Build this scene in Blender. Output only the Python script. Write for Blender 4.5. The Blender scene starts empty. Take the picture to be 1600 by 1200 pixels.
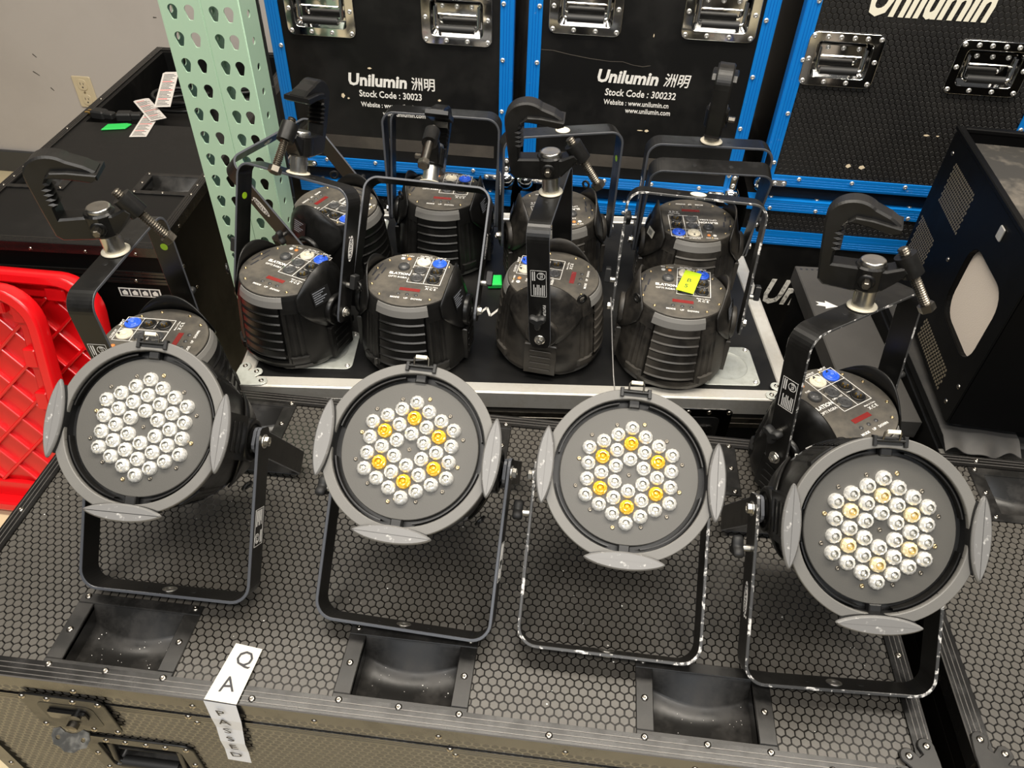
import bpy, bmesh, math, random
from mathutils import Matrix, Vector
random.seed(7)
PI = math.pi
R = math.radians
scn = bpy.context.scene
COL = scn.collection

# ------------------------------------------------------------------ camera, world, lights, exposure
cam_d = bpy.data.cameras.new('camera'); cam = bpy.data.objects.new('camera', cam_d); COL.objects.link(cam)
cam_d.sensor_width = 36.0; cam_d.lens = 1183.0 * 36.0 / 1600.0; cam_d.clip_start = .02; cam_d.clip_end = 60
cr = Vector((0.99362552, 0.10933958, 0.02744432)); cu = Vector((-0.09411752, 0.67060296, 0.73582169)); cf = Vector((-0.06205019, 0.7337142, -0.67661898))
mc = Matrix((cr, cu, -cf)).transposed().to_4x4(); mc.translation = Vector((0, 0, 0.84756))
cam.matrix_world = mc
scn.camera = cam
w = bpy.data.worlds.new('world'); scn.world = w; w.use_nodes = True
bg = w.node_tree.nodes['Background']; bg.inputs[0].default_value = (0.95, 0.97, 1.0, 1); bg.inputs[1].default_value = 0.065
def area(name, loc, sx, sy, power, col, rot=(0, 0, 0)):
    d = bpy.data.lights.new(name, 'AREA'); d.shape = 'RECTANGLE'; d.size = sx; d.size_y = sy; d.energy = power; d.color = col
    o = bpy.data.objects.new(name, d); COL.objects.link(o); o.location = loc; o.rotation_euler = rot
    return o
area('ceiling_tube_rear', (0.1, .95, 2.25), 3.2, .45, 92, (1.0, .92, .80))
area('ceiling_tube_front', (-.1, -.55, 2.25), 2.6, .30, 52, (1.0, .95, .88))
area('ceiling_tube_far', (-.6, 3.2, 2.25), 2.6, .30, 30, (1.0, .93, .82))
area('ceiling_tube_behind', (0, -2.6, 2.25), 3.0, .30, 50, (.94, .97, 1.0))
scn.view_settings.view_transform = 'Standard'; scn.view_settings.look = 'None'
scn.view_settings.gamma = 1.0; scn.view_settings.use_curve_mapping = False
scn.view_settings.exposure = 0.35

# ------------------------------------------------------------------ materials
def mat(name, col, rough=.5, metal=0., spec=.5, coat=0., dust=None, dscale=18., damt=.5, bump=0., bscale=400., rvar=0., dlo=.45, dhi=.7):
    m = bpy.data.materials.new(name); m.use_nodes = True
    nt = m.node_tree; b = nt.nodes['Principled BSDF']
    b.inputs['Base Color'].default_value = (*col, 1); b.inputs['Roughness'].default_value = rough
    b.inputs['Metallic'].default_value = metal; b.inputs['Specular IOR Level'].default_value = spec
    b.inputs['Coat Weight'].default_value = coat; b.inputs['Coat Roughness'].default_value = .1
    tc = None
    if dust or rvar or bump:
        tc = nt.nodes.new('ShaderNodeTexCoord')
    if dust or rvar:
        n = nt.nodes.new('ShaderNodeTexNoise'); n.inputs['Scale'].default_value = dscale; n.inputs['Detail'].default_value = 6; n.inputs['Roughness'].default_value = .65
        nt.links.new(tc.outputs['Object'], n.inputs['Vector'])
        r = nt.nodes.new('ShaderNodeValToRGB'); r.color_ramp.elements[0].position = dlo; r.color_ramp.elements[1].position = dhi
        nt.links.new(n.outputs['Fac'], r.inputs['Fac'])
        if dust:
            mu = nt.nodes.new('ShaderNodeMath'); mu.operation = 'MULTIPLY'; mu.inputs[1].default_value = damt
            nt.links.new(r.outputs['Color'], mu.inputs[0])
            mx = nt.nodes.new('ShaderNodeMix'); mx.data_type = 'RGBA'
            mx.inputs['A'].default_value = (*col, 1); mx.inputs['B'].default_value = (*dust, 1)
            nt.links.new(mu.outputs[0], mx.inputs['Factor']); nt.links.new(mx.outputs['Result'], b.inputs['Base Color'])
        if rvar:
            mr = nt.nodes.new('ShaderNodeMapRange'); mr.inputs['To Min'].default_value = rough; mr.inputs['To Max'].default_value = min(1, rough + rvar)
            nt.links.new(r.outputs['Color'], mr.inputs['Value']); nt.links.new(mr.outputs['Result'], b.inputs['Roughness'])
    if bump:
        n2 = nt.nodes.new('ShaderNodeTexNoise'); n2.inputs['Scale'].default_value = bscale; n2.inputs['Detail'].default_value = 2
        nt.links.new(tc.outputs['Object'], n2.inputs['Vector'])
        bp = nt.nodes.new('ShaderNodeBump'); bp.inputs['Strength'].default_value = bump; bp.inputs['Distance'].default_value = .001
        nt.links.new(n2.outputs['Fac'], bp.inputs['Height']); nt.links.new(bp.outputs['Normal'], b.inputs['Normal'])
    return m
M = {}
M['paint'] = mat('black_paint', (.0055, .0053, .005), .32, spec=.38, dust=(.030, .028, .025), damt=.30, rvar=.2, dscale=14)
M['paint_dusty'] = mat('dusty_black_paint', (.010, .009, .008), .38, dust=(.075, .065, .052), damt=.7, rvar=.25, dscale=11, dlo=.40, dhi=.66)
M['edge'] = mat('worn_lit_edge', (.07, .074, .084), .33, dust=(.62, .60, .56), damt=.0, dscale=60)  # worn edge, with the blue-grey shine of overhead light put into its colour
M['edge_chip'] = mat('chipped_paint_edge', (.05, .05, .05), .4, dust=(.75, .73, .70), damt=.95, dscale=95, dlo=.55, dhi=.62)
M['ring'] = mat('bezel_paint', (.125, .121, .113), .5, dust=(.15, .145, .13), damt=.5, bump=.1, bscale=900)
M['plate'] = mat('lens_plate_paint', (.066, .063, .056), .5, bump=.08, bscale=900)
M['pad'] = mat('worn_clip_paint', (.15, .148, .145), .42, dust=(.55, .54, .52), damt=.8, dscale=150, dlo=.60, dhi=.72, rvar=.1)
M['well'] = mat('inner_black', (.006, .006, .006), .45)
M['panel'] = mat('dusty_panel', (.045, .041, .035), .62, dust=(.10, .088, .070), damt=.9, dscale=30, dlo=.38, dhi=.62)
M['silver'] = mat('grey_band', (.16, .155, .145), .42, rvar=.15)
M['lens'] = mat('clear_lens', (.88, .87, .83), .10, metal=.52, spec=.8, coat=1)
M['lens_amber'] = mat('amber_lens', (.95, .56, .03), .16, metal=.35, spec=.8, coat=1)
M['lens_pale'] = mat('pale_amber_lens', (.88, .76, .48), .12, metal=.4, spec=.8, coat=1)
M['steel'] = mat('zinc_steel', (.62, .60, .55), .28, metal=1, rvar=.2, dscale=60)
M['bolt'] = mat('dark_bolt', (.20, .18, .15), .35, metal=1, rvar=.2, dscale=80)
M['brass'] = mat('yellow_zinc', (.52, .40, .22), .32, metal=1)
M['chrome'] = mat('chrome', (.80, .79, .77), .07, metal=1, rvar=.05, dscale=20)
M['alu'] = mat('aluminium', (.64, .62, .57), .42, metal=.6, dust=(.42, .39, .33), damt=.6, dscale=24, rvar=.15)
M['galv'] = mat('galvanised_plate', (.52, .54, .50), .45, metal=.45, dust=(.34, .35, .31), damt=.6, dscale=60)
M['hexcell'] = mat('laminate_cell', (.060, .0545, .0465), .40, spec=.50, rvar=.10, dscale=6, bump=.15, bscale=1500)
M['hexgroove'] = mat('laminate_groove', (.004, .0035, .003), .15, spec=.80)
M['laminate'] = mat('black_laminate', (.0045, .0045, .0045), .42, spec=.32, dust=(.02, .0185, .0165), damt=.5, rvar=.2, dscale=5)
M['trim'] = mat('black_trim', (.008, .0075, .007), .20, spec=.55, rvar=.15, dscale=25)
M['ridge'] = mat('worn_ridge', (.16, .15, .14), .35, metal=.5)
M['cup'] = mat('black_cup', (.009, .0086, .008), .33, spec=.40, dust=(.05, .046, .042), damt=.5, rvar=.2, dscale=22)
M['rivet'] = mat('rivet_dark', (.34, .31, .27), .25, metal=1)
M['rivet_w'] = mat('rivet_bright', (.78, .76, .72), .3, metal=.8)
M['blue'] = mat('blue_trim', (.003, .21, .68), .38, metal=.25, dust=(.45, .50, .55), damt=.35, dscale=55, dlo=.66, dhi=.72)
M['bluegroove'] = mat('blue_trim_groove', (.002, .13, .48), .4, metal=.25)
M['white_print'] = mat('white_print', (.78, .76, .72), .5)
M['worn_print'] = mat('worn_white_print', (.72, .70, .64), .55, dust=(.05, .05, .05), damt=.8, dscale=70, dlo=.52, dhi=.6)
M['cream_print'] = mat('cream_print', (.80, .76, .62), .5)
M['blue_plastic'] = mat('blue_connector', (.03, .12, .72), .3)
M['white_plastic'] = mat('cream_connector', (.72, .66, .52), .35)
M['grey_plastic'] = mat('grey_connector', (.05, .05, .05), .35)
M['gold'] = mat('gold_pin', (.85, .55, .14), .25, metal=1)
M['red_display'] = mat('red_display', (.19, .02, .018), .25)
M['orange'] = mat('orange_indicator', (.75, .25, .06), .3)
M['red'] = mat('red_plastic', (.72, .006, .010), .28, spec=.5, coat=.3)
M['mint'] = mat('mint_paint', (.37, .54, .40), .38, rvar=.15, dscale=4)
M['mint_d'] = mat('mint_paint_web', (.38, .55, .41), .4)
M['wall'] = mat('wall_paint', (.50, .465, .435), .7, dust=(.42, .385, .355), damt=.4, dscale=3)
M['floor'] = mat('concrete_floor', (.66, .56, .36), .35, dust=(.54, .45, .28), damt=.6, dscale=5, rvar=.2)
M['ivory'] = mat('ivory_plastic', (.62, .53, .36), .4)
M['paper'] = mat('paper', (.60, .575, .50), .7)
M['paper2'] = mat('paper_cool_lit', (.66, .68, .73), .7)  # same paper, with the hanging fold's cooler light put into the colour
M['ink'] = mat('ink', (.02, .02, .025), .6)
M['tagpaper'] = mat('tag_paper', (.72, .68, .64), .6)
M['green'] = mat('green_tape', (.02, .62, .10), .4)
M['lime'] = mat('lime_tape', (.50, .70, .015), .55)
M['limed'] = mat('lime_sticker', (.42, .72, .02), .5)
M['bar_paint'] = mat('scuffed_bar_paint', (.02, .02, .021), .4, dust=(.3, .29, .28), damt=.7, dscale=50, dlo=.6, dhi=.68)
M['rubber'] = mat('black_rubber', (.012, .012, .012), .55)
M['hose'] = mat('cable_black', (.008, .008, .008), .4)
M['machine'] = mat('machine_black', (.003, .003, .003), .40, spec=.08, rvar=.15, dscale=6)
M['machine_top'] = mat('machine_dusty_top', (.03, .028, .025), .55, dust=(.30, .26, .21), damt=.7, dscale=9, dlo=.45, dhi=.75)
M['filter'] = mat('beige_filter', (.66, .58, .50), .9, bump=.5, bscale=500)
M['mesh'] = mat('vent_mesh', (.20, .17, .12), .45, metal=.4)
M['grey_board'] = mat('dark_grey_board', (.050, .047, .043), .6, rvar=.2)
M['sheet'] = mat('dusty_black_sheet', (.030, .029, .028), .62, dust=(.07, .064, .056), damt=.7, dscale=8)
M['wire'] = mat('steel_wire', (.45, .43, .40), .4, metal=.9)
M['grey_print'] = mat('grey_print', (.16, .17, .19), .5)
M['splinter'] = mat('bare_wood_chip', (.72, .60, .42), .7)

# ------------------------------------------------------------------ mesh helpers
class MB:
    def __init__(s): s.v = []; s.f = []; s.m = []; s.sm = []
    def add(s, vs, fs, mi=0, smooth=False, mx=None):
        o = len(s.v)
        s.v += [tuple(mx @ Vector(p)) for p in vs] if mx is not None else [tuple(p) for p in vs]
        s.f += [tuple(o + i for i in f) for f in fs]; s.m += [mi] * len(fs); s.sm += [smooth] * len(fs)
        return s
    def box(s, x0, x1, y0, y1, z0, z1, mi=0, mx=None, b=0.):
        if b <= 0:
            vs = [(x, y, z) for z in (z0, z1) for y in (y0, y1) for x in (x0, x1)]
            return s.add(vs, [(0, 2, 3, 1), (4, 5, 7, 6), (0, 1, 5, 4), (2, 6, 7, 3), (0, 4, 6, 2), (1, 3, 7, 5)], mi, False, mx)
        return s.slab([(x0, y0), (x1, y0), (x1, y1), (x0, y1)], z0, z1, b, mi, mx)
    def slab(s, poly, z0, z1, b=0., mi=0, mx=None, smooth=False, mtop=None):
        n = len(poly)
        def off(d):
            out = []
            for i in range(n):
                p = Vector(poly[i]); a = Vector(poly[i - 1]); c = Vector(poly[(i + 1) % n])
                e1 = (p - a); e2 = (c - p)
                n1 = Vector((e1.y, -e1.x)).normalized() if e1.length > 1e-9 else Vector((0, 0)); n2 = Vector((e2.y, -e2.x)).normalized() if e2.length > 1e-9 else n1
                nn = n1 + n2
                k = 1 + n1.dot(n2)
                nn = nn / k if k > .2 else n1
                out.append((p - nn * d))
            return out
        layers = [(poly, z0), (poly, z1)] if b <= 0 else [(off(b), z0), (poly, z0 + b), (poly, z1 - b), (off(b), z1)]
        vs = []; fs = []
        for pl, z in layers: vs += [(p[0], p[1], z) for p in pl]
        for k in range(len(layers) - 1):
            for i in range(n):
                j = (i + 1) % n
                fs.append((k * n + i, k * n + j, (k + 1) * n + j, (k + 1) * n + i))
        s.add(vs, fs, mi, smooth, mx)
        s.add([(p[0], p[1], layers[0][1]) for p in layers[0][0]], [tuple(reversed(range(n)))], mi, False, mx)
        s.add([(p[0], p[1], layers[-1][1]) for p in layers[-1][0]], [tuple(range(n))], mi if mtop is None else mtop, False, mx)
        return s
    def lathe(s, prof, seg=24, mi=0, mx=None, smooth=True, a0=0., a1=2 * PI, capb=False, capt=False):
        full = abs(a1 - a0 - 2 * PI) < 1e-6
        na = seg if full else seg + 1
        vs = []; fs = []
        for r, z in prof:
            for i in range(na):
                a = a0 + (a1 - a0) * i / seg
                vs.append((r * math.cos(a), r * math.sin(a), z))
        for k in range(len(prof) - 1):
            for i in range(seg):
                j = (i + 1) % na
                fs.append((k * na + i, k * na + j, (k + 1) * na + j, (k + 1) * na + i))
        s.add(vs, fs, mi, smooth, mx)
        if capb: s.add([(prof[0][0] * math.cos(a0 + (a1 - a0) * i / seg), prof[0][0] * math.sin(a0 + (a1 - a0) * i / seg), prof[0][1]) for i in range(na)], [tuple(reversed(range(na)))], mi, False, mx)
        if capt: s.add([(prof[-1][0] * math.cos(a0 + (a1 - a0) * i / seg), prof[-1][0] * math.sin(a0 + (a1 - a0) * i / seg), prof[-1][1]) for i in range(na)], [tuple(range(na))], mi, False, mx)
        return s
    def cyl(s, p0, p1, r, r1=None, seg=16, mi=0, mx=None, cap=True, smooth=True):
        p0 = Vector(p0); p1 = Vector(p1); d = p1 - p0; L = d.length
        q = Vector((0, 0, 1)).rotation_difference(d.normalized()).to_matrix().to_4x4(); q.translation = p0
        if mx is not None: q = mx @ q
        return s.lathe([(r, 0), (r if r1 is None else r1, L)], seg, mi, q, smooth, capb=cap, capt=cap)
    def tube(s, pts, r, seg=8, mi=0, mx=None, cap=True):
        pts = [Vector(p) for p in pts]; vs = []; fs = []; n = len(pts)
        up = Vector((0, 0, 1)); prev = None
        for i, p in enumerate(pts):
            t = (pts[min(i + 1, n - 1)] - pts[max(i - 1, 0)]).normalized()
            if prev is None:
                a = t.cross(up if abs(t.z) < .9 else Vector((1, 0, 0))).normalized()
            else:
                a = (prev - t * prev.dot(t)).normalized()
            prev = a; b = t.cross(a)
            for k in range(seg):
                g = 2 * PI * k / seg
                vs.append(p + (a * math.cos(g) + b * math.sin(g)) * r)
        for i in range(n - 1):
            for k in range(seg):
                l = (k + 1) % seg
                fs.append((i * seg + k, i * seg + l, (i + 1) * seg + l, (i + 1) * seg + k))
        s.add(vs, fs, mi, True, mx)
        if cap:
            s.add(vs[:seg], [tuple(reversed(range(seg)))], mi, False, mx); s.add(vs[-seg:], [tuple(range(seg))], mi, False, mx)
        return s
    def sweep(s, prof, p0, p1, yv, zv, mi=0, mats=None):
        # closed 2D profile (y,z) swept straight from p0 to p1
        p0 = Vector(p0); p1 = Vector(p1); yv = Vector(yv); zv = Vector(zv); n = len(prof)
        vs = [p0 + yv * a + zv * b for a, b in prof] + [p1 + yv * a + zv * b for a, b in prof]
        flip = (p1 - p0).dot(yv.cross(zv)) > 0
        for i in range(n):
            j = (i + 1) % n
            f = (i, j, n + j, n + i)
            s.add([vs[k] for k in (f if flip else f[::-1])], [(0, 1, 2, 3)], mats[i] if mats else mi)
        s.add(vs[:n], [tuple(reversed(range(n))) if flip else tuple(range(n))], mi); s.add(vs[n:], [tuple(range(n)) if flip else tuple(reversed(range(n)))], mi)
        return s
    def mesh(s, name, mats):
        me = bpy.data.meshes.new(name); me.from_pydata(s.v, [], s.f)
        for k in mats: me.materials.append(M[k])
        me.polygons.foreach_set('material_index', s.m); me.polygons.foreach_set('use_smooth', s.sm)
        me.update(); return me
def link(name, me, parent=None, mx=None):
    o = bpy.data.objects.new(name, me); COL.objects.link(o)
    if parent is not None: o.parent = parent
    if mx is not None: o.matrix_local = mx
    return o
def B(mb, name, mats, parent=None, mx=None):
    if isinstance(mats, str): mats = [mats]
    return link(name, mb.mesh(name, mats), parent, mx)
def T(x, y, z): return Matrix.Translation((x, y, z))
def RZ(a): return Matrix.Rotation(a, 4, 'Z')
def RX(a): return Matrix.Rotation(a, 4, 'X')
def RY(a): return Matrix.Rotation(a, 4, 'Y')
def thing(name, label, cat, mx=None, group=None):
    o = bpy.data.objects.new(name, None); COL.objects.link(o); o.empty_display_size = .05
    if mx is not None: o.matrix_world = mx
    return tag(o, label, cat, group)
def tag(o, label, cat, group=None):
    o['label'] = label; o['category'] = cat
    if group: o['group'] = group
    return o
def rrect(w, h, r, n=5, cx=0, cy=0):
    out = []
    for sx, sy, a in ((1, -1, -90), (1, 1, 0), (-1, 1, 90), (-1, -1, 180)):
        for i in range(n + 1):
            g = R(a + 90 * i / n)
            out.append((cx + sx * (w / 2 - r) + r * math.cos(g), cy + sy * (h / 2 - r) + r * math.sin(g)))
    return out
def circ(r, n=20, cx=0, cy=0, rx=None):
    return [(cx + (rx or r) * math.cos(2 * PI * i / n), cy + r * math.sin(2 * PI * i / n)) for i in range(n)]
def plate2d(name, loops, z0, z1, mats, bevel=0.):
    """flat plate with holes: outline + hole loops, filled by a 2D curve, as a mesh"""
    cu_ = bpy.data.curves.new(name, 'CURVE'); cu_.dimensions = '2D'; cu_.fill_mode = 'BOTH'
    cu_.extrude = (z1 - z0) / 2 - bevel; cu_.bevel_depth = bevel; cu_.bevel_resolution = 1; cu_.offset = -bevel
    for lp in loops:
        sp = cu_.splines.new('POLY'); sp.points.add(len(lp) - 1); sp.use_cyclic_u = True
        for p, q in zip(sp.points, lp): p.co = (q[0], q[1], 0, 1)
    o = bpy.data.objects.new(name, cu_); COL.objects.link(o)
    dg = bpy.context.evaluated_depsgraph_get(); me = bpy.data.meshes.new_from_object(o.evaluated_get(dg))
    bpy.data.objects.remove(o); bpy.data.curves.remove(cu_)
    me.name = name; me.transform(T(0, 0, (z0 + z1) / 2)); me.materials.clear()
    for k in ([mats] if isinstance(mats, str) else mats): me.materials.append(M[k])
    return me
_tx = {}
def text_mesh(s, size, mname, bold=0., shear=0., ext=.0003, ax='CENTER', sx=1., space=1.):
    key = (s, size, mname, bold, shear, ext, ax, sx)
    if key in _tx: return _tx[key]
    c = bpy.data.curves.new('print', 'FONT'); c.body = s; c.size = size; c.offset = bold * size; c.shear = shear; c.extrude = ext
    c.align_x = ax; c.align_y = 'CENTER'; c.resolution_u = 2; c.space_character = space
    o = bpy.data.objects.new('print', c); COL.objects.link(o)
    dg = bpy.context.evaluated_depsgraph_get(); me = bpy.data.meshes.new_from_object(o.evaluated_get(dg))
    bpy.data.objects.remove(o); bpy.data.curves.remove(c)
    me.name = 'print'
    if sx != 1.: me.transform(Matrix.Diagonal((sx, 1, 1, 1)))
    me.materials.clear(); me.materials.append(M[mname]); _tx[key] = me
    return me
def text(s, size, mname, parent, mx, name='lettering', **k): return link(name, text_mesh(s, size, mname, **k), parent, mx)
def add_mesh(mb, me, mi, mx):
    mb.add([v.co[:] for v in me.vertices], [tuple(p.vertices) for p in me.polygons], mi, False, mx)
UPR = Matrix(((1, 0, 0, 0), (0, 0, -1, 0), (0, 1, 0, 0), (0, 0, 0, 1)))   # xy-plane print -> standing, facing -Y

HP = .0105
def hex_mesh(name, x0, x1, y0, y1, holes=(), p=HP, gap=.0013, h=.0007, keep=None):
    """laminate cells, pointy towards +-y, clipped by nothing; cells inside a hole rectangle are left out"""
    mb = MB(); rr = (p - gap) / math.sqrt(3); ri = rr * .93
    hx = [(math.cos(R(90 + 60 * k)), math.sin(R(90 + 60 * k))) for k in range(6)]
    fs = [tuple(range(6, 12))] + [(k, (k + 1) % 6, 6 + (k + 1) % 6, 6 + k) for k in range(6)]
    row = 0; y = y0 + p * .3
    while y < y1:
        x = x0 + (p / 2 if row % 2 else p * .98)
        while x < x1:
            if not any(a + rr < x < b - rr and c + rr < y < d - rr for a, b, c, d in holes) and (keep is None or keep(x, y)):
                mb.add([(min(max(x + a * rr, x0), x1), min(max(y + b * rr, y0), y1), 0) for a, b in hx] + [(min(max(x + a * ri, x0), x1), min(max(y + b * ri, y0), y1), h) for a, b in hx], fs)
            x += p
        y += p * .8660254; row += 1
    return mb
RIV = MB().lathe([(.0042, 0), (.0040, .0008), (.0026, .0019), (.0012, .0021), (.0010, .0014), (0.0002, .0013)], 12).mesh('rivet', ['rivet'])
RIVW = MB().lathe([(.0048, 0), (.0045, .0010), (.0032, .0022), (.0016, .0024), (.0013, .0012), (0.0002, .0012)], 12).mesh('rivet', ['rivet_w'])
def rivet(parent, mx, me=RIV, name='rivet'): return link(name, me, parent, mx)

# ------------------------------------------------------------------ setting
FZ = -.65
o = B(MB().box(-5, 4, -4, 2.62, FZ - .05, FZ), 'floor', 'floor'); o['kind'] = 'structure'
o = B(MB().box(-5, 4, 2.62, 2.72, FZ, 2.4), 'wall_back', 'wall'); o['kind'] = 'structure'
o = B(MB().slab([(-5, 2.605), (4, 2.605), (4, 2.62), (-5, 2.62)], FZ, FZ + .09, .003), 'baseboard_back', 'grey_plastic'); o['kind'] = 'structure'
t = thing('wall_outlet', 'ivory duplex outlet plate on the wall behind the black case', 'outlet', T(-1.85, 2.62, -.30) @ RX(0))
B(MB().slab(rrect(.072, .116, .006), 0, .006, .002, 0, UPR), 'cover_plate', 'ivory', t)
for sz in (-.028, .028):
    p = B(MB().slab(rrect(.034, .040, .012), .006, .009, .001, 0, UPR), 'socket', 'ivory', t, T(0, 0, sz))
    q = MB()
    for dx, dz, ww, hh in ((-.006, .004, .002, .009), (.006, .004, .002, .007), (0, -.009, .005, .005)): q.box(dx - ww / 2, dx + ww / 2, dz - hh / 2, dz + hh / 2, .009, .0094, 0, UPR)
    B(q, 'socket_slot', 'ink', p)
B(MB().cyl((0, -.009, 0), (0, -.0065, 0), .0035, seg=10), 'screw', 'rivet', t)

# ------------------------------------------------------------------ flight case pieces
def cup(parent, cx, y0, y1, wd=.155, inner=(.115, .073), depth=.024, bolts=True, top=.0032, name='caster_cup'):
    """recessed caster dish; y0 is the edge towards the viewer"""
    iw, ih = inner; yi0 = y0 + .0145; yi1 = yi0 + ih; x0, x1 = -wd / 2, wd / 2
    mb = MB(); z = top
    fr = [(x0 + .006, y0), (x1 - .006, y0), (x1 - .002, y0 + .002), (x1, y0 + .006), (x1, y1), (x0, y1), (x0, y0 + .006), (x0 + .002, y0 + .002)]
    # flange: four strips
    mb.box(x0, x1, y0, yi0, 0, z, b=.0009); mb.box(x0, x1, yi1, y1, 0, z, b=.0009)
    mb.box(x0, -iw / 2, yi0, yi1, 0, z, b=.0009); mb.box(iw / 2, x1, yi0, yi1, 0, z, b=.0009)
    root = B(mb, name, 'cup', parent, T(cx, 0, 0))
    # dish
    d = MB(); n = 14; vs = []; fs = []
    for k in range(n + 1):
        u = k / n; x = -iw / 2 + iw * u; bow = .010 + .016 * (1 - (2 * u - 1) ** 2)
        vs += [(x, yi0, z * .5), (x, yi0 + .004, -depth), (x, yi1 - bow - .003, -depth), (x, yi1 - bow, -depth + .003), (x, yi1 - .002, -.0005), (x, yi1, z * .5)]
    for k in range(n):
        for j in range(5): fs.append((k * 6 + j, (k + 1) * 6 + j, (k + 1) * 6 + j + 1, k * 6 + j + 1))
    d.add(vs, fs, 0, True)
    for sx, rv in ((-iw / 2, False), (iw / 2, True)):
        f = [(sx, yi0, z * .5), (sx, yi1, z * .5), (sx, yi1 - .010, -depth), (sx, yi0 + .004, -depth)]
        d.add(f, [(3, 2, 1, 0) if rv else (0, 1, 2, 3)])
    B(d, 'dish', 'cup', root)
    if bolts:
        ym = (yi0 + yi1) / 2
        for bx, by in ((x0 + .009, y0 + .0065), (0, y0 + .0065), (x1 - .009, y0 + .0065), (x0 + .010, ym), (x1 - .010, ym), (x0 + .009, y1 - .005), (x1 - .009, y1 - .005)):
            rivet(root, T(bx, by, z))
    return root
def panel_with_holes(x0, x1, y0, y1, z0, z1, holes):
    mb = MB(); xs = sorted({x0, x1, *[v for h in holes for v in h[:2]]}); ys = sorted({y0, y1, *[v for h in holes for v in h[2:]]})
    for i in range(len(xs) - 1):
        for j in range(len(ys) - 1):
            cx, cy = (xs[i] + xs[i + 1]) / 2, (ys[j] + ys[j + 1]) / 2
            if not any(a < cx < b and c < cy < d for a, b, c, d in holes): mb.box(xs[i], xs[i + 1], ys[j], ys[j + 1], z0, z1)
    return mb
TRIM = [(0, -.021), (0, .0020), (.0012, .0034), (.0042, .0034), (.0045, .0040), (.0050, .0040), (.0053, .0034), (.0098, .0034), (.0101, .0040), (.0106, .0040), (.0109, .0034), (.0156, .0034), (.0159, .0040), (.0164, .0040), (.0167, .0034), (.0222, .0034), (.0226, .0004), (.0020, .0002), (.0018, -.021)]
TM = [0, 1] + [0, 1, 1, 1] * 3 + [0] * 5
def trim(parent, p0, p1, inward, name='edge_trim', mats=('trim', 'ridge'), prof=TRIM, tm=TM, up=(0, 0, 1)):
    return B(MB().sweep(prof, p0, p1, inward, up, 0, tm), name, list(mats), parent)
def corner_bracket(parent, mx, mname='cup', rv=True):
    pts = []
    for (cx, cy) in ((.046, .012), (.030, .030), (.012, .046)):
        pass
    poly = [(0, 0), (.030, 0), (.040, .001)] + [(.046 + .0095 * math.cos(R(a)), .011 + .0095 * math.sin(R(a))) for a in range(-80, 100, 25)] + [(.037, .017), (.0335, .0215)] + [(.033 + .0095 * math.cos(R(a)), .033 + .0095 * math.sin(R(a))) for a in range(-25, 120, 24)] + [(.0215, .0335), (.017, .037)] + [(.011 + .0095 * math.cos(R(a)), .046 + .0095 * math.sin(R(a))) for a in range(-10, 180, 25)] + [(.001, .040), (0, .030)]
    o = B(MB().slab(poly, 0, .0032, .0010), 'corner_bracket', mname, parent, mx)
    if rv:
        for x, y in ((.046, .011), (.033, .033), (.011, .046)): rivet(o, T(x, y, .0032))
    return o
def butterfly_latch(parent, mx, mname='cup', w_=.112, h_=.102, key=True):
    """recessed butterfly latch, lying in xz, facing -Y"""
    o = B(MB().slab(rrect(w_, h_, .012), 0, .003, .0009, 0, UPR), 'latch', mname, parent, mx)
    dish = MB().slab(rrect(w_ * .66, h_ * .62, .010), .0028, .0034, 0, 0, UPR)
    B(dish, 'latch_dish', 'well', o)
    for x in (-.44, -.15, .15, .44):
        for z in (-.42, .42): rivet(o, T(x * w_, -.003, z * h_) @ RX(PI / 2))
    lv = MB().slab(rrect(w_ * .46, h_ * .20, .004), .0034, .008, .001, 0, UPR @ T(0, h_ * .06, 0)); lv.cyl((w_ * .12, -.010, h_ * .10), (w_ * .12, -.002, h_ * .10), .006, seg=12)
    B(lv, 'latch_arm', 'trim', o)
    if key:
        kp = plate2d('latch_key', [[(x * .034, z * .024 - .010) for x, z in ((-1, .25), (-.92, .75), (-.6, .9), (-.3, .62), (0, .55), (.3, .62), (.6, .9), (.92, .75), (1, .25), (.85, -.35), (.5, -.5), (.25, -.8), (-.25, -.8), (-.5, -.5), (-.85, -.35))], circ(.0042, 10, -.022, -.006), circ(.0042, 10, .022, -.006)], 0, .0022, 'steel')
        link('latch_key', kp, o, T(-.002, -.016, -h_ * .30) @ RX(R(-42)) @ UPR @ Matrix.Scale(.72, 4))
        B(MB().cyl((0, -.010, 0), (0, -.003, 0), .007, seg=14), 'latch_stud', 'bolt', o, T(-.002, -.002, -h_ * .22))
    return o
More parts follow.
